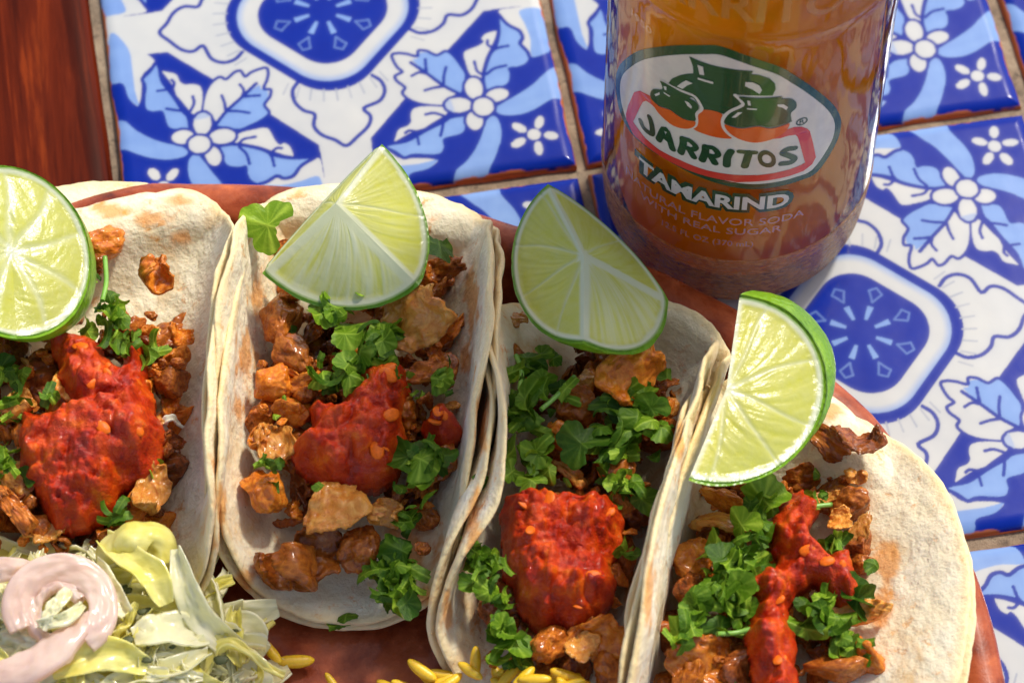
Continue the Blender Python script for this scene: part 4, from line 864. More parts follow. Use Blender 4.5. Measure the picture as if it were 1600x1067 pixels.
# pieces one can pick out: taco, pixel, radius px, kind, material, dz, scale xyz, label
BIG = [
 (0, 165, 378, 36, 'c', 1, .25, (1, .8, .8), None), (0, 243, 432, 52, 's4', 1, .35, (.8, 1, 1), 'ring shaped curl of orange meat near the far end of the left taco'),
 (0, 145, 415, 28, 'c', 0, .1, (1, .7, .8), None), (0, 272, 560, 30, 'c', 1, -.1, (.8, 1, .9), None), (0, 268, 592, 30, 'c', 0, -.1, (1, 1, .8), None),
 (0, 235, 775, 50, 'c', 2, .3, (1, .75, .8), None), (0, 200, 795, 34, 'c', 1, .1, (1, .8, .7), None), (0, 30, 805, 48, 'c', 0, .25, (1.2, .7, .8), None),
 (0, 20, 745, 38, 'c', 2, .2, (1, .8, .8), None), (0, 85, 820, 34, 's0', 2, .1, (1.2, 1, 1), None), (0, 120, 600, 40, 's3', 2, .1, (1, 1, 1), None), (0, 15, 640, 45, 'c', 2, .1, (.7, 1.2, .8), None),
 (1, 425, 688, 38, 'c', 2, .1, (.75, 1.2, .9), None), (1, 412, 765, 40, 'c', 1, .1, (.8, 1.1, .9), 'plump orange lump of meat against the left wall of the middle taco'),
 (1, 648, 490, 62, 's3', 2, .75, (1, .9, 1), 'large pale slice of meat under the tip of the lime wedge'), (1, 655, 580, 44, 's6', 0, .4, (1, .8, 1), None),
 (1, 522, 790, 56, 's2', 2, .75, (1, .9, 1), 'glossy pale sheet of meat just below the salsa of the middle taco'), (1, 492, 858, 52, 'c', 0, .25, (.9, 1.1, .8), None),
 (1, 476, 898, 66, 's7', 0, .1, (1, 1.2, 1.2), 'brown curled strip of meat lying on the bare near end of the middle taco'), (1, 562, 862, 40, 'c', 0, .2, (.8, 1, .8), None), (1, 606, 800, 38, 'c', 2, .25, (1, .8, .8), None),
 (1, 455, 555, 42, 'c', 0, .1, (.8, 1.1, .8), None), (1, 430, 600, 36, 'c', 1, .1, (1, .9, .8), None), (1, 480, 600, 34, 's5', 1, .25, (1, 1, 1), None), (1, 440, 500, 44, 'c', 0, 0, (.8, 1.2, .8), None), (1, 690, 580, 30, 'c', 0, .1, (1, 1, .8), None), (1, 680, 720, 34, 'c', 0, .0, (1, 1, .8), None),
 (1, 660, 855, 15, 'c', 0, .2, (1, .8, .8), 'lone crumb of browned meat on the bare near end of the middle taco'), (1, 455, 640, 36, 'c', 1, .1, (1, .8, .8), None),
 (2, 800, 495, 28, 'c', 2, .3, (.8, 1, .8), None), (2, 985, 578, 62, 's3', 1, 1.0, (1, .8, 1), 'broad tan slice of meat under the yellow lime wedge'), (2, 880, 682, 30, 'c', 1, .25, (1, .8, .8), None), (2, 960, 735, 34, 'c', 0, .2, (1, .9, .8), None), (2, 895, 740, 34, 'c', 2, .1, (1, .7, .8), None), (2, 860, 1005, 34, 'c', 0, .4, (1, .8, .8), None),
 (2, 935, 1000, 52, 's2', 1, .5, (1, .9, 1), 'charred piece of meat below the salsa of the narrow taco'), (2, 905, 1010, 30, 'c', 2, .65, (.8, 1, .6), None), (2, 965, 1050, 40, 'c', 0, .3, (1, 1, .8), None), (2, 795, 570, 40, 'c', 0, .1, (.8, 1.2, .8), None), (2, 900, 635, 40, 'c', 0, 0, (1, 1, .8), None),
 (3, 1128, 778, 36, 'c', 1, .35, (1.2, .6, .7), None), (3, 1128, 815, 42, 'c', 2, .3, (1.1, .8, .7), None), (3, 1085, 872, 36, 'c', 1, .2, (.9, 1.1, .8), None), (3, 1075, 920, 32, 'c', 3, .15, (.8, 1, .8), None), (3, 1290, 690, 48, 'c', 0, .3, (1.1, .7, .8), None), (3, 1340, 690, 46, 'c', 3, .4, (1, .9, .8), 'dark meat chunk highest up the far wall of the wide open taco'),
 (3, 1335, 748, 24, 'c', 2, .4, (.9, 1, .8), None), (3, 1282, 780, 30, 'c', 2, .4, (1, .9, .8), None), (3, 1330, 790, 36, 'c', 0, .3, (1, .8, .8), None), (3, 1310, 815, 26, 'c', 2, .5, (.7, 1, .7), None), (3, 1345, 825, 26, 'c', 2, .4, (1, .7, .7), None), (3, 1345, 848, 28, 'c', 3, .2, (1, .9, .8), None),
 (3, 1335, 955, 52, 's6', 2, .5, (1, .8, 1.1), 'pale strip of meat lying toward the bare wall of the wide open taco'), (3, 1350, 1020, 42, 'c', 1, .25, (1, .8, .8), None), (3, 1300, 1040, 44, 'c', 0, .3, (1.2, .7, .8), None), (3, 1090, 1025, 48, 'c', 1, .3, (.8, 1.1, .8), None), (3, 1080, 1060, 34, 'c', 0, .2, (1, 1, .8), None), (3, 1145, 1040, 40, 'c', 3, .1, (1, 1, .8), None), (3, 1345, 880, 24, 'c', 0, .1, (1, .7, .7), None), (3, 1255, 745, 40, 'c', 0, .1, (1, .7, .8), None),
]
PXCM = 72.0
HUE = ['browned', 'orange', 'pale', 'dark']
SEEN = {}
for k, px, py, r, kd, m, dz, sc, lab in sorted(BIG, key=lambda b: (b[0], math.hypot(b[1]-LIMEPX[b[0]][0], b[2]-LIMEPX[b[0]][1]))):
    if not lab:
        side = 'left' if px < SALPX[k][0] else 'right'; q = (k, side, HUE[m]); SEEN[q] = SEEN.get(q, -1)+1
        lab = 'large %s meat piece in the %s half of the %s, %s %s the lime' % (HUE[m], side, SHORT[k], ORD[SEEN[q]], 'to' if SEEN[q] == 0 else 'from')
    P = mound(k, px, py, dz); s = r/PXCM; grp = 'large '+MG[k]
    if kd == 'c' and m != 2 and r < 45:
        put('meat_piece', CH[RNG.integers(10)], P, s*np.array(sc), (RNG.normal(0, .4), RNG.normal(0, .4), RNG.uniform(-.5, .5)), lab, 'meat', grp, MEATS[m])
    else:
        put('meat_slice', SL[int(kd[1]) if kd != 'c' else int(RNG.integers(8))], P, s*np.array(sc)*(1.12 if kd == 'c' else 1), (RNG.normal(.25, .3), RNG.normal(0, .35), RNG.uniform(-.7, .7) if kd != 'c' else RNG.uniform(0, 6.3)), lab, 'meat', grp, MEATS[m])


# ------------------------------------------------------------------ cilantro
def leaf_mesh(seed, kind):
    r = np.random.default_rng(seed); nr, nt = 9, 72
    t = np.linspace(-np.pi, np.pi, nt, endpoint=False); e = np.stack([np.cos(t), np.sin(t), t*0], 1)
    if kind == 'leaf':      # lobed leaflet
        R = .55+.33*np.abs(np.cos(1.5*t))**.8+.08*np.abs(np.cos(4.5*t+.3))+.05*vn(e, 3, seed); R *= np.where(np.abs(t) > 2.6, .5, 1)
    elif kind == 'shred':   # knife cut ribbon
        asp = r.uniform(.22, .42); R = 1/np.maximum(np.abs(np.cos(t))**1.0+0, np.abs(np.sin(t))/asp)**1.0; R = np.minimum(R, 1.05); R *= 1+.10*vn(e, 4, seed)+.08*np.sign(vn(e, 2.2, seed+1))
    else:                   # chopped bit with straight sides
        R = np.full(nt, 1.0)
        for _ in range(4):
            a = r.uniform(-np.pi, np.pi); d = r.uniform(.35, .75); c = np.cos(t-a); R = np.where(c > .05, np.minimum(R, d/np.maximum(c, .05)), R)
        R *= 1+.09*vn(e, 5, seed)
    rad = np.linspace(0, 1, nr); X = rad[:, None]*R*np.cos(t); Y = rad[:, None]*R*np.sin(t)
    Q = np.stack([X, Y, X*0+seed], -1)
    Z = -r.uniform(.1, .5)*np.abs(Y)+.14*vn(Q, 1.3, seed+2)+.025*vn(Q, 4.0, seed+3)
    kx = r.normal(0, .7) if kind == 'leaf' else r.choice([-1, 1])*r.uniform(.5, 1.5)
    if abs(kx) > .05:
        Rr = 1/kx; ang = X*kx; X, Z = (Rr-Z)*np.sin(ang), Rr-(Rr-Z)*np.cos(ang)
    V = np.stack([X, Y, Z], -1).reshape(-1, 3); F = grid_faces(nr, nt, wrap_v=True)
    vein = np.maximum(np.exp(-(np.abs(((t[None]*3/(2*np.pi)+.5) % 1)-.5)*14)**2)*(rad[:, None] < .95), np.exp(-(Q[..., 1]*22)**2))
    fine = np.exp(-(np.abs(((t[None]*13/(2*np.pi)) % 1)-.5)*8)**2)*.45
    w = np.clip(np.maximum(vein, fine), 0, 1)[..., None]
    c = (1-w)*np.array((.065, .185, .008))+w*np.array((.26, .46, .05))
    return V, F, c.reshape(-1, 3)


LF = {}
for kind, n in (('leaf', 8), ('shred', 8), ('bit', 8)):
    for i in range(n):
        V, F, c = leaf_mesh(700+i*17+len(kind), kind); LF.setdefault(kind, []).append(mesh_np('cilantro_'+kind, V, F, LEAF, col=c))
CG = ['cilantro in the left taco', 'cilantro in the middle taco', 'cilantro in the narrow taco', 'cilantro in the right taco']


def herb(k, P, s, kind, label=None, tilt=.5):
    put('cilantro_'+kind, LF[kind][RNG.integers(8)], P, s, flat_rot(tilt), label or {'leaf': 'lobed cilantro leaf ', 'shred': 'narrow cut cilantro ribbon ', 'bit': 'chopped cilantro bit '}[kind]+zlabel(k, P), 'herb', None if label else {'leaf': 'leaves of ', 'shred': 'ribbons of ', 'bit': 'bits of '}[kind]+CG[k]+', '+' '.join(zone(k, P)))


CLUMP = [  # taco, px, py, spread px, count, leaf size px, dz
 (0, 172, 480, 30, 12, 27, .45), (0, 150, 440, 10, 2, 22, .4), (0, 190, 525, 22, 7, 26, .5), (0, 20, 590, 26, 9, 28, .4), (0, 10, 640, 14, 5, 26, .4), (0, 75, 620, 12, 4, 24, .6), (0, 10, 715, 14, 6, 26, .4), (0, 180, 800, 14, 6, 30, .4), (0, 235, 545, 12, 5, 22, .2),
 (1, 518, 487, 32, 12, 28, .7), (1, 570, 548, 46, 22, 34, .65), (1, 520, 590, 22, 8, 28, .4), (1, 600, 525, 26, 9, 30, .6), (1, 695, 592, 16, 7, 22, .5), (1, 672, 710, 32, 11, 34, .6), (1, 630, 785, 30, 10, 28, .4), (1, 612, 898, 42, 26, 29, .5), (1, 625, 935, 18, 6, 24, .4), (1, 420, 718, 16, 6, 20, .6), (1, 498, 757, 6, 1, 22, 1.2),
 (2, 830, 575, 34, 12, 32, .5), (2, 815, 640, 30, 13, 32, .5), (2, 880, 615, 26, 6, 26, .6), (2, 990, 635, 46, 24, 33, .6), (2, 960, 690, 34, 12, 32, .5), (2, 830, 715, 40, 16, 32, .4), (2, 975, 760, 24, 10, 30, .3), (2, 762, 880, 28, 18, 26, .5), (2, 785, 930, 16, 6, 26, .4), (2, 792, 1000, 26, 13, 30, .5), (2, 810, 1035, 14, 5, 24, .3), (2, 980, 860, 12, 4, 22, .2),
 (3, 1180, 812, 26, 10, 36, .75), (3, 1150, 880, 40, 20, 32, .7), (3, 1120, 930, 32, 15, 32, .7), (3, 1085, 970, 34, 14, 28, .7), (3, 1150, 965, 18, 6, 28, .6), (3, 1285, 945, 16, 6, 26, .6), (3, 1300, 965, 40, 13, 34, .6), (3, 1325, 1005, 16, 6, 32, .6), (3, 1298, 855, 16, 5, 22, .5), (3, 1275, 772, 16, 5, 18, .6),
]
for k, px, py, sp, n, sz, dz in CLUMP:
    for i in range(int(n*1.0+.5)):
        kd = ('leaf', 'shred', 'bit')[int(RNG.choice(3, p=[.14, .43, .43]))]
        P = mound(k, px+RNG.normal(0, sp*.55), py+RNG.normal(0, sp*.55), dz+.10+RNG.uniform(-.15, .18))
        herb(k, P, sz/PXCM*RNG.uniform(.42, 1.15), kd, None, .5)
for k, f in enumerate(FILL):
    for i in range(26):
        u = RNG.uniform(*f['u']); x = RNG.uniform(*f['x'])*(1-.25*(abs(u)/5)**2)
        X = tworld(k, u, x, ztop(k, u, x)+RNG.uniform(.15, .4)); q = topx(X)
        if math.hypot(q[0]-LIMEPX[k][0], q[1]-LIMEPX[k][1]) < 150 or math.hypot(q[0]-SALPX[k][0], q[1]-SALPX[k][1]) < 60: continue
        herb(k, X, RNG.uniform(.12, .27), ('shred', 'bit')[i % 2], None, .6)
herb(1, mound(1, 418, 352, 1.35), .70, 'leaf', 'pale green lettuce-like leaf at the far left corner of the middle taco', .3)
herb(1, mound(1, 686, 384, 1.0), .5, 'leaf', 'shiny cilantro leaf on the far wall right of the upright lime wedge', .4)
herb(2, mound(2, 908, 692, .75), .62, 'leaf', 'pale broad cilantro leaf spread in the middle of the narrow taco', .15)
herb(3, mound(3, 1368, 882, .4), .28, 'bit', 'tiny cilantro tip resting on the bare wall of the wide open taco', .3)
herb(1, at(530, 975, 1.15), .26, 'shred', 'dark cilantro sliver lying on the plate below the middle taco', .3)
herb(1, at(540, 962, 1.4), .26, 'bit', 'green cilantro scrap hanging at the near edge of the middle taco', .4)
herb(2, at(747, 745, 4.2), .28, 'bit', 'green cilantro scrap stuck between the middle and narrow tacos', .4)


def tube(pts, r, n=8, k=5):
    P = catmull(pts, k, False); d = np.gradient(P, axis=0); d /= np.linalg.norm(d, axis=1)[:, None]
    a = np.cross(d, [0, 0, 1.0]); a /= np.linalg.norm(a, axis=1)[:, None]+1e-9; b = np.cross(d, a); t = np.linspace(0, 2*np.pi, n, endpoint=False)
    rr = np.broadcast_to(np.asarray(r, float), len(P)) if np.ndim(r) else np.full(len(P), r)
    V = P[:, None]+rr[:, None, None]*(a[:, None]*np.cos(t)[None, :, None]+b[:, None]*np.sin(t)[None, :, None])
    V = V.reshape(-1, 3); F = grid_faces(len(P), n, wrap_v=True)
    c0 = len(V); V = np.vstack([V, P[:1], P[-1:]]); j = np.arange(n); jn = (j+1) % n; L = (len(P)-1)*n
    return V, [F, np.vstack([np.stack([j*0+c0, jn, j], 1), np.stack([j*0+c0+1, L+j, L+jn], 1)])]


for k, L, lab in ((2, [(845, 640), (870, 618), (898, 588)], 'thin cilantro stem lying across the far half of the narrow taco'), (0, [(160, 470), (166, 440), (164, 402)], 'thin cilantro stem pointing away in the left taco'),
                  (3, [(1120, 990), (1150, 988), (1180, 980)], 'thin cilantro stem left of the long salsa streak in the wide open taco'), (3, [(1245, 795), (1280, 790), (1300, 788)], 'short green stem piece beside the small salsa head'), (2, [(812, 610), (815, 580), (806, 555)], 'short cilantro stem at the shaded far left of the narrow taco')):
    pts = np.array([mound(k, x, y, .75) for x, y in L]); V, F = tube(pts, .055)
    tag(link('cilantro_sprig', mesh_np('cilantro_sprig', V, F, STEM, loc=tuple(pts[1])), None, tuple(pts[1])), lab, 'herb stem')


# ------------------------------------------------------------------ salsa
def inpoly(P, X, Y):
    ins = np.zeros(X.shape, bool); dist = np.full(X.shape, 1e9)
    for a, b in zip(P, np.roll(P, -1, 0)):
        if a[1] != b[1]: ins ^= ((a[1] > Y) != (b[1] > Y)) & (X < (b[0]-a[0])*(Y-a[1])/(b[1]-a[1])+a[0])
        d = b-a; t = np.clip(((X-a[0])*d[0]+(Y-a[1])*d[1])/(d@d+1e-9), 0, 1); dist = np.minimum(dist, np.hypot(X-a[0]-t*d[0], Y-a[1]-t*d[1]))
    return ins, dist


def salsa(k, poly, seed, label, H=.62):
    zb = .35 if k < 3 else .75
    P = np.array([mound(k, x, y, zb)[:2] for x, y in poly]); P = catmull(P, 4)
    lo, hi = P.min(0)-.1, P.max(0)+.1; st = .03
    X, Y = np.meshgrid(np.arange(lo[0], hi[0], st), np.arange(lo[1], hi[1], st), indexing='ij')
    ins, d = inpoly(P, X, Y); Q = np.stack([X, Y, X*0+seed], -1)
    sd = np.where(ins, d, -d)+.13*vn(Q, 1.9, seed+30)+.08*vn(Q, 4.2, seed+31)+.03*vn(Q, 9, seed+32)
    bil = lambda f, s: np.abs(vn(Q, f, s))
    q = np.clip(sd+.03, 0, .6)/.6; dome = H*(.55*np.sqrt(np.clip(1-(1-q)**2, 0, 1))+.45*q**1.3)
    lump = .42*bil(.95, seed)+.34*bil(2.0, seed+1)+.22*bil(3.9, seed+2)+.08*bil(7.5, seed+3)+.02*vn(Q, 16, seed+4)
    w = np.clip(sd/.3, 0, 1)
    zbase = np.array([[ztop(k, *tframe(k, (x, y))) for x, y in zip(rx, ry)] for rx, ry in zip(X[::4, ::4], Y[::4, ::4])])
    zbase = np.repeat(np.repeat(zbase, 4, 0), 4, 1)[:X.shape[0], :X.shape[1]]
    for _ in range(3):
        zp = np.pad(zbase, 1, mode='edge'); zbase = (zp[:-2, 1:-1]+zp[2:, 1:-1]+zp[1:-1, :-2]+zp[1:-1, 2:]+zbase)/5
    Zt = zbase+zb-.25+dome+lump*w
    keep = sd > -.035
    idx = -np.ones(X.shape, int); idx[keep] = np.arange(keep.sum())
    q = np.stack([idx[:-1, :-1], idx[1:, :-1], idx[1:, 1:], idx[:-1, 1:]], -1).reshape(-1, 4); q = q[(q >= 0).all(1)]
    Vt = np.stack([X, Y, Zt], -1)[keep]; n = len(Vt)
    Vb = np.stack([X, Y, zbase+zb-.5], -1)[keep]
    E = np.concatenate([q[:, [0, 1]], q[:, [1, 2]], q[:, [2, 3]], q[:, [3, 0]]]); key = E[:, 0]*n+E[:, 1]; rk = E[:, 1]*n+E[:, 0]
    be = E[~np.isin(key, rk)]
    side = np.stack([be[:, 1], be[:, 0], be[:, 0]+n, be[:, 1]+n], 1)
    c = np.array([P[:, 0].mean(), P[:, 1].mean(), zbase.mean()])
    o = link('salsa', mesh_np('salsa', np.vstack([Vt, Vb]), np.vstack([q, q[:, ::-1]+n, side]), SALSA, loc=tuple(c)), None, tuple(c))
    tag(o, label, 'salsa')
    cand = np.argwhere(sd > .22); r = np.random.default_rng(seed)
    for j in range(int(4+len(cand)/2400)):
        a, b = cand[r.integers(len(cand))]; s = r.uniform(.08, .19)
        x = link('chili_seed', SEEDM, o, (X[a, b], Y[a, b], Zt[a, b]-.015)); x.scale = (s*1.2, s*.8, s*.34); x.rotation_euler = (r.normal(0, .3), r.normal(0, .3), r.uniform(0, 6.3))
    return o


SEEDM = mesh_np('chili_seed', ico(2)[0]*(1+.1*vn(ico(2)[0], 2, 1))[:, None], ico(2)[1], SEED)
salsa(0, [(75, 520), (105, 508), (150, 525), (165, 550), (185, 565), (200, 535), (222, 530), (230, 570), (225, 595), (245, 640), (252, 690), (240, 735), (205, 750), (185, 760), (170, 790), (120, 815), (85, 805), (60, 760), (35, 720), (22, 670), (30, 635), (60, 640), (90, 640), (105, 630), (90, 600), (85, 565)], 41, 'tall lumpy heap of red salsa on the taco at the left edge')
salsa(1, [(570, 570), (600, 560), (630, 575), (640, 600), (622, 640), (630, 665), (635, 690), (625, 730), (600, 755), (560, 755), (520, 765), (490, 740), (465, 710), (462, 690), (490, 665), (480, 640), (495, 620), (520, 625), (545, 610), (555, 585)], 52, 'bright red salsa spoonful in the centre of the middle taco')
salsa(1, [(655, 655), (690, 630), (710, 645), (714, 672), (690, 692), (665, 680)], 57, 'small separate dab of red salsa at the right wall of the middle taco', .45)
salsa(2, [(805, 770), (850, 762), (900, 770), (950, 775), (970, 800), (972, 840), (955, 880), (960, 920), (935, 955), (900, 980), (850, 985), (820, 965), (800, 930), (795, 890), (785, 840), (790, 800)], 63, 'broad dark red square of salsa filling the narrow taco', .55)
salsa(3, [(1215, 790), (1235, 765), (1260, 765), (1280, 790), (1272, 820), (1285, 850), (1300, 870), (1312, 855), (1330, 862), (1342, 920), (1325, 937), (1300, 915), (1280, 908), (1250, 925), (1235, 960), (1245, 1000), (1252, 1067), (1255, 1100), (1190, 1100), (1185, 1050), (1165, 990), (1180, 940), (1170, 905), (1205, 880), (1215, 850), (1210, 820)], 74, 'long branching streak of red salsa down the wide open taco', .5)

# ------------------------------------------------------------------ lime wedges
def vec(dx, dy, depth): return (CR*dx-CU*dy)/PXCM+CD*depth


def lime(cpx, z, e1, e2, arc, e3, label, pale=(0, 0, 0), nseg=9, seed=0, rest=None):
    """wedge: cut face A spans e1..e2 over arc degrees, rind bulges towards e3; two more faces close it"""
    C = at(*cpx, z); e1, e2, e3 = vec(*e1), vec(*e2), vec(*e3); arc = math.radians(arc)
    A = lambda t: e1*math.cos(t)+e2*math.sin(t)
    base = C+e3*.6
    root = empty('lime_wedge', tuple(base), label, 'lime', None); loc = tuple(base)
    r = np.random.default_rng(seed)
    n, m = 90, 50
    # rind: outer and inner skin
    s = np.linspace(0, 1, n); ph = np.linspace(0, np.pi/2, m)
    Aa = np.stack([A(arc*x) for x in s])
    pt = Aa[:, None]*np.cos(ph)[None, :, None]+e3*np.sin(ph)[None, :, None]
    rough = 1+.012*vn(pt, 1.2, seed)+.005*vn(pt, 7, seed+1)
    out = C+pt*(1.02*rough)[..., None]
    V = out.reshape(-1, 3); F = grid_faces(n, m)
    # edge lip folded inwards to the cut faces
    inn = (C+pt*(.955*rough)[..., None]).reshape(-1, 3)
    ring = np.concatenate([np.arange(n)*m, (n-1)*m+np.arange(1, m), np.arange(n-1, -1, -1)*m+m-1][:2]+[np.arange(m-1, 0, -1)])
    F2 = np.stack([ring, np.roll(ring, -1), np.roll(ring, -1)+n*m, ring+n*m], 1)
    link('rind', mesh_np('rind', np.vstack([V, inn]), np.vstack([F, F2]), RIND, loc=loc), root, loc)

    GRN, PITH, FL1, FL2, MEM = np.array((.20, .38, .03)), np.array((.90, .90, .68)), np.array((.74, .72, .05)), np.array((.87, .83, .24)), np.array((.92, .92, .74))

    def face(edge, amount, spokes, nrm, sd, core=True):
        """cut face: fan of rings from the centre to the edge curve"""
        k, R = len(edge), 70; rad = np.linspace(0, 1, R)
        E = edge*(1.0)
        P = C+E[:, None]*rad[None, :, None]*.985
        L = np.linalg.norm(np.diff(E, axis=0), axis=1); ang = np.concatenate([[0], np.cumsum(L)]); tot = ang[-1]; ang = ang/tot
        aa, rr = np.meshgrid(ang, rad, indexing='ij')
        w = np.zeros_like(aa)
        for q in spokes:
            wd = .006+.008*(1-rr); w = np.maximum(w, np.exp(-((aa-q-.01*np.sin(rr*5+q*9))*np.maximum(rr, .06)/(wd*.75))**2))
        Q = np.stack([aa*34*np.ones_like(rr), rr*3.2, aa*0+sd], -1)
        Q[..., 0] *= .6+.4*rr
        fib = vn(Q, 1.0, sd)*.5+vn(Q*[2.1, 1.3, 1], 1.0, sd+1)*.5
        f = np.clip(.42+(.28+.5*amount)*fib+amount*.6, 0, 1)[..., None]
        c = FL1*(1-f)+FL2*f
        big = np.clip(vn(np.stack([aa*3, rr*1.5, aa*0+sd], -1), 1, sd+2)*.25, -.2, .25)[..., None]
        c = c*(1-big*.5)
        if amount > 0: aw = np.clip(amount*(.95-.75*rr+.9*fib), 0, 1)[..., None]; c = c*(1-aw)+MEM*aw
        pw = np.clip((rr-.925+.012*vn(np.stack([aa*12, rr*0, aa*0], -1), 1, sd+3))/.03, 0, 1)
        pw = np.maximum(pw, np.clip((.13+.04*vn(np.stack([aa*9, rr*0, aa*0], -1), 1, sd+4)-rr)/.06, 0, 1))
        if core:                                           # white core along the straight cut edges
            for q in (0.0, 1.0):
                dist = np.abs(aa-q)*tot/2.2*np.maximum(rr, .02); pw = np.maximum(pw, np.clip((.055+.05*amount-dist)/.03, 0, 1)*np.clip((1.0-rr)/.05+1, 0, 1))
        pw = np.maximum(pw, w*.5)[..., None]
        c = c*(1-pw)+PITH*pw
        g = np.clip((rr-.978)/.012, 0, 1)[..., None]; c = c*(1-g)+GRN*g
        hgt = .014*fib*(1-pw[..., 0])-.02*w+.04*np.clip((rr-.9)/.1, 0, 1)+.09*np.sin(np.pi*np.clip(rr/.93, 0, 1))*(np.sin(np.pi*aa) if core else .6)
        P = P+nrm*(hgt*np.minimum(rr*4, 1)*np.clip(np.minimum(aa, 1-aa)/.04, 0, 1))[..., None]
        return P.reshape(-1, 3), grid_faces(k, R), c.reshape(-1, 3)
    ts = np.linspace(0, arc, 130); EA = np.stack([A(t) for t in ts])
    EB = np.stack([e1*math.cos(p)+e3*math.sin(p) for p in np.linspace(0, np.pi/2, 90)])
    EC = np.stack([A(arc)*math.cos(p)+e3*math.sin(p) for p in np.linspace(0, np.pi/2, 90)])

    def nr(a, b, away):
        x = np.cross(a, b); x /= np.linalg.norm(x); return x if x @ away < 0 else -x
    sp = np.cumsum(np.r_[r.uniform(.05, .1), r.uniform(.85, 1.15, 12)*40/np.degrees(arc)]); sp = sp[sp < .97]
    if arc > 6.1: sp = np.arange(9)/9+r.uniform(-.012, .012, 9)+.05
    fs = [face(EA, pale[0], sp, nr(e1, e2, e3), seed+10, arc < 6.1), face(EB, pale[1], [.52] if pale[1] < .3 else [], nr(e1, e3, A(arc)), seed+20), face(EC, pale[2], [.5] if pale[2] < .3 else [], nr(A(arc), e3, e1), seed+30)]
    for V, F, c in (fs if arc < 6.1 else fs[:1]):
        link('cut_face', mesh_np('cut_face', V, F, FLESH, col=c, loc=loc), root, loc)
    return root


lime((18, 392), 4.9, (18, 131, -.75), (-110, -8, -.75), 360, (22, 34, 2.1), 'lime wedge cut off by the left edge of the photo', seed=1)
lime((525, 318), 5.3, (65, -96, 1.25), (-113, 104, .35), 90, (123, 122, .30), 'pointed lime wedge standing up on the far end of the middle taco', pale=(.1, .15, .9), seed=2)
lime((912, 398), 5.0, (-52, -111, 1.35), (-95, 75, .05), 150, (128, 67, .45), 'yellow lime wedge with a white pith ridge at the end of the narrow taco', pale=(0, .1, .45), seed=3)
lime((1135, 607), 5.2, (25, -137, .9), (148, 14, .55), 194, (78, -46, 1.6), 'half round lime wedge with thick green rind on the wide open taco', seed=4)

# ------------------------------------------------------------------ cabbage slaw and pickled onion
def ribbon(pts, width, th=.07, seed=0, cup=.25, taper=.5, wave=.08, nv=14):
    P = catmull(pts, 10, False); n = len(P); d = np.gradient(P, axis=0); d /= np.linalg.norm(d, axis=1)[:, None]
    r = np.random.default_rng(seed); upv = np.array([r.normal(0, .32), r.normal(0, .32), 1.0]); upv /= np.linalg.norm(upv)
    side = np.cross(d, upv); side /= np.linalg.norm(side, axis=1)[:, None]+1e-9; nn = np.cross(side, d)
    t = np.linspace(0, 1, n); w = width*(1-taper*np.abs(2*t-1)**2.2)*(1+.12*vn(np.stack([t*6, t*0, t*0+seed], 1), 1, seed))
    b = np.linspace(-1, 1, nv)
    Q = np.stack([t[:, None]*5+b*0, b[None]*1.5+t[:, None]*0, t[:, None]*b*0+seed], -1)
    h = cup*width*(b[None]**2)+wave*vn(Q, 1.1, seed)+.05*vn(Q, 3.2, seed+1)
    M = P[:, None]+side[:, None]*(w[:, None]*b[None]/2)[..., None]+nn[:, None]*h[..., None]
    o = nn[:, None]*np.ones_like(h)[..., None]*th/2
    T, B = (M+o), (M-o)
    # closed shell: walk round the cross section
    sec = np.concatenate([T, B[:, ::-1]], 1); V = sec.reshape(-1, 3); F = grid_faces(n, 2*nv, wrap_v=True, flip=True)
    return V, F


def shred(pts, width, mat, label, group=None, name='cabbage_shred', **k):
    V, F = ribbon(pts, width, **k); c = tuple(np.asarray(pts)[len(pts)//2])
    return tag(link(name, mesh_np(name, V, F, mat, loc=c), None, c), label, 'onion' if name == 'onion_ring' else 'cabbage', group)


def heap(px, py):
    """height of the slaw heap at a pixel"""
    e = max(0, 1-((px-110)/330)**2-((py-1010)/190)**2); return 1.0+2.5*math.sqrt(e)


def hz(px, py):
    return 'in the slaw '+('close to the onion rings' if px < 190 else 'between the onion and the bare plate' if px < 300 else 'next to the stray rice grains')+(', upper side' if py < 960 else ', lower side')


for i in range(285):
    for _ in range(60):
        px, py = RNG.uniform(-70, 405), RNG.uniform(835, 1120)
        top = 985-.62*min(px, 300)*0+(0 if px < 300 else (px-300)*.55)
        lim = 870 if px < 60 else 850 if px < 130 else 825 if px < 270 else 850+(px-270)*1.25
        if py > lim+12: break
    z = heap(px, py)-(RNG.uniform(.0, .6) if i >= 60 else RNG.uniform(.5, .9)); a = RNG.uniform(0, 6.28); L = RNG.uniform(.35, 1.1); low = i < 60; bnd = RNG.normal(0, .35)
    c = at(px, py, z); e = np.array([math.cos(a), math.sin(a), 0]); nn = np.array([-e[1], e[0], 0])
    pts = [c-e*L-nn*bnd+[0, 0, RNG.normal(-.06, .10)], c+[0, 0, .06], c+e*L-nn*bnd+[0, 0, RNG.normal(-.12, .16)]]
    y = RNG.random() < .26
    name = 'cabbage_shred'
    shred(pts, RNG.uniform(.55, .95) if low else RNG.uniform(.12, .46), CABY if y else CABB, ('yellowish' if y else 'pale white')+' cabbage shred '+hz(px, py), ('yellow' if y else 'pale')+' cabbage shreds '+hz(px, py), seed=i+5, cup=RNG.normal(.12, .2), th=RNG.uniform(.04, .09), wave=.08 if low else .16)

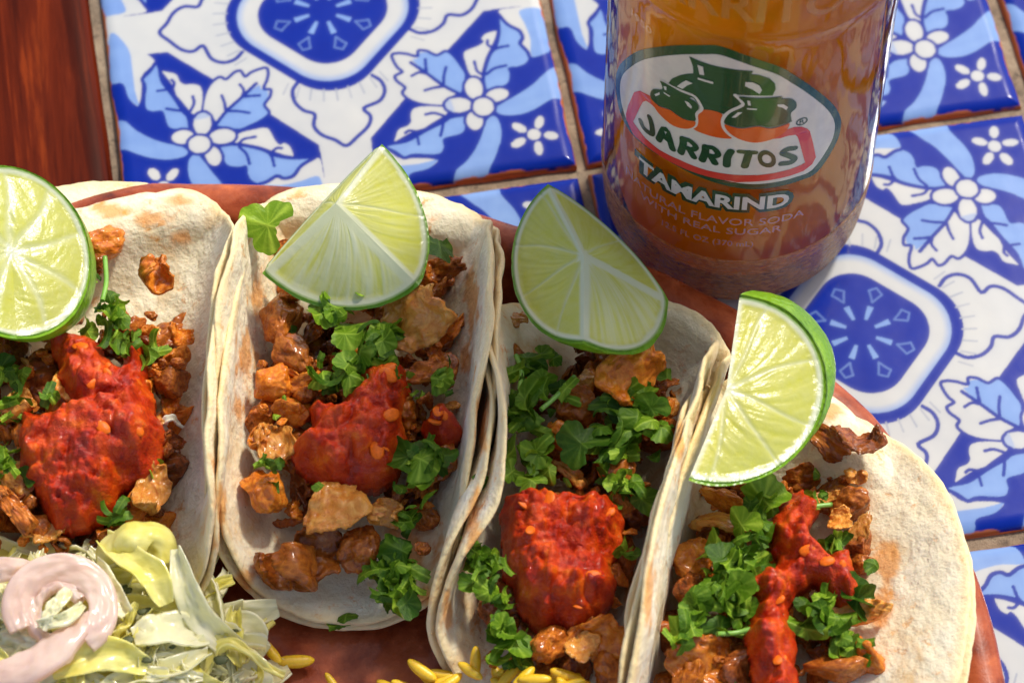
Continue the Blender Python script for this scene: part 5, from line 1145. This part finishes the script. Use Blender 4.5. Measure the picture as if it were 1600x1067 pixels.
L3 = lambda *p: [at(x, y, z+(.5 if y > 800 and z > 1.5 else 0)) for x, y, z in p]
shred(L3((278, 858, 3.1), (292, 915, 3.0), (318, 968, 2.6), (365, 1010, 2.0), (418, 1045, 1.3)), .62, CABB, 'long pale cabbage strip running from the heap down to the yellow rice', seed=901, cup=.25, taper=.6)
shred(L3((185, 900, 2.6), (178, 860, 3.0), (205, 835, 3.3), (245, 838, 3.2), (262, 880, 2.9)), .75, CABY, 'curled yellow cabbage leaf rearing at the top of the slaw heap', seed=902, cup=-.3, taper=.3)
shred(L3((165, 850, 2.7), (205, 878, 3.1), (240, 905, 3.1), (258, 945, 2.9)), .62, CABY, 'yellow cabbage strip folded across the top of the slaw heap', seed=903, cup=.3)
shred(L3((355, 985, 1.9), (385, 985, 1.9), (398, 1010, 1.6)), .75, CABB, 'square white cabbage flake at the right edge of the slaw', seed=904, cup=.1, taper=.15)
shred(L3((150, 880, 2.9), (165, 920, 3.0), (200, 960, 3.0)), .6, CABB, 'pale cabbage piece beside the onion ring', seed=905, cup=.2)
shred(L3((210, 1000, 2.9), (260, 985, 2.9), (320, 1000, 2.4)), .8, CABB, 'broad pale cabbage piece low in the middle of the slaw', seed=906, cup=.15)
shred(L3((80, 1050, 3.2), (160, 1020, 3.2), (230, 1040, 2.9)), .7, CABY, 'yellowish cabbage strip at the bottom edge below the onion', seed=907, cup=.15)
shred(L3((265, 690, 2.6), (255, 665, 3.0), (268, 655, 3.1), (285, 668, 2.9)), .16, ONW, 'curled sliver of white onion beside the left heap of salsa', seed=908, name='onion_sliver', th=.05, taper=.7, nv=6)


def ringpts(cx, cy, rx, ry, a0, a1, z, n=12, dz=0):
    return [at(cx+rx*math.cos(t), cy+ry*math.sin(t), z+.55+dz*math.sin(2*t)) for t in np.radians(np.linspace(a0, a1, n))]


shred(ringpts(95, 950, 68, 62, 150, 415, 3.45, dz=.06), .62, ONION, 'thick pink pickled onion ring on top of the slaw', name='onion_ring', seed=911, cup=-.12, th=.12, taper=.1, wave=.03)
shred(ringpts(92, 958, 40, 44, 100, 330, 3.3), .30, ONION, 'inner pink onion ring nested in the thick one', name='onion_ring', seed=912, cup=-.1, th=.16, taper=.1, wave=.03)
shred(L3((-30, 1062, 3.6), (40, 1040, 3.75), (95, 1000, 3.7), (140, 960, 3.5)), .75, ONION, 'pink onion band lying across the front of the slaw at the corner', name='onion_ring', seed=913, cup=-.15, th=.18, taper=.5, wave=.03)
shred(L3((-40, 905, 3.2), (0, 890, 3.4), (50, 888, 3.4)), .5, ONION, 'pale pink onion strip at the left edge of the slaw', name='onion_ring', seed=914, cup=-.15, th=.15, taper=.4)
shred(L3((70, 985, 3.6), (85, 950, 3.75), (110, 925, 3.7)), .32, CABB, 'white cabbage shred lying inside the onion rings', seed=915, cup=.2)
shred(L3((60, 975, 3.6), (100, 968, 3.8), (130, 945, 3.7)), .28, CABB, 'second white cabbage shred crossing the onion rings', seed=916, cup=.2)
for i, (x, y) in enumerate([(230, 952), (222, 955), (200, 922), (235, 870), (310, 963), (370, 983), (295, 940), (78, 972), (80, 993), (140, 1015), (230, 1030), (345, 1030), (200, 1000), (15, 925), (195, 917), (270, 1010)]):
    s = RNG.uniform(.05, .13); V = ico(2)[0]; V = V*(1+.3*vn(V, 2, i))[:, None]*[s*1.4, s, s*.35]+at(x, y, heap(x, y)+.22)
    tag(link('herb_fleck', mesh_np('herb_fleck', V, ico(2)[1], DRY, loc=tuple(at(x, y, heap(x, y)+.2))), None, tuple(at(x, y, heap(x, y)+.2))), 'tiny dark dried herb fleck sprinkled on the slaw', 'herb fleck', 'dried herb flecks on the slaw')

# ------------------------------------------------------------------ yellow rice
gv, gf = ico(3); gv = gv*[1, .30, .28]; gv = gv*(1-.12*np.abs(gv[:, :1])**2)*(1+.05*vn(gv, 3, 1))[:, None]; gv[:, 2] += .10*gv[:, 0]**2
GR = mesh_np('rice_grain', gv, gf, RICE)
RICEP = [(462, 1033, 1.1, 33, -8, None, 'single yellow rice grain lying level on the bare plate'), (424, 1018, 1.5, 26, 48, None, 'slanted yellow rice grain touching the edge of the slaw'), (405, 1042, 1.2, 26, 25, None, 'yellow rice grain half hidden under the cabbage flake'),
         (743, 1034, 2.2, 27, 88, None, 'yellow rice grain standing upright against the narrow taco'), (518, 1064, 1.1, 18, 50, 1, None)]
for i in range(26):
    px = RNG.uniform(600, 905); RICEP.append((px, RNG.uniform(1056, 1090)+max(0, (660-px))*.25-(12 if 640 < px < 830 else 0), 1.2+RNG.uniform(0, .9)+(.8 if px > 700 else 0), RNG.uniform(24, 32), RNG.uniform(-60, 60), 1, None))
for x, y, z, r, a, g, lab in RICEP:
    o = link('rice_grain', GR, None, tuple(at(x, y, z))); s = r/PXCM; o.scale = (s, s*1.05, s*1.05)
    o.rotation_euler = (RNG.uniform(-.3, .3), RNG.uniform(-.2, .2), math.radians(-a)-AZ)
    tag(o, lab or 'yellow rice grain in the pile along the bottom edge of the photo', 'rice', 'rice grains in the pile at the bottom edge' if g else None)
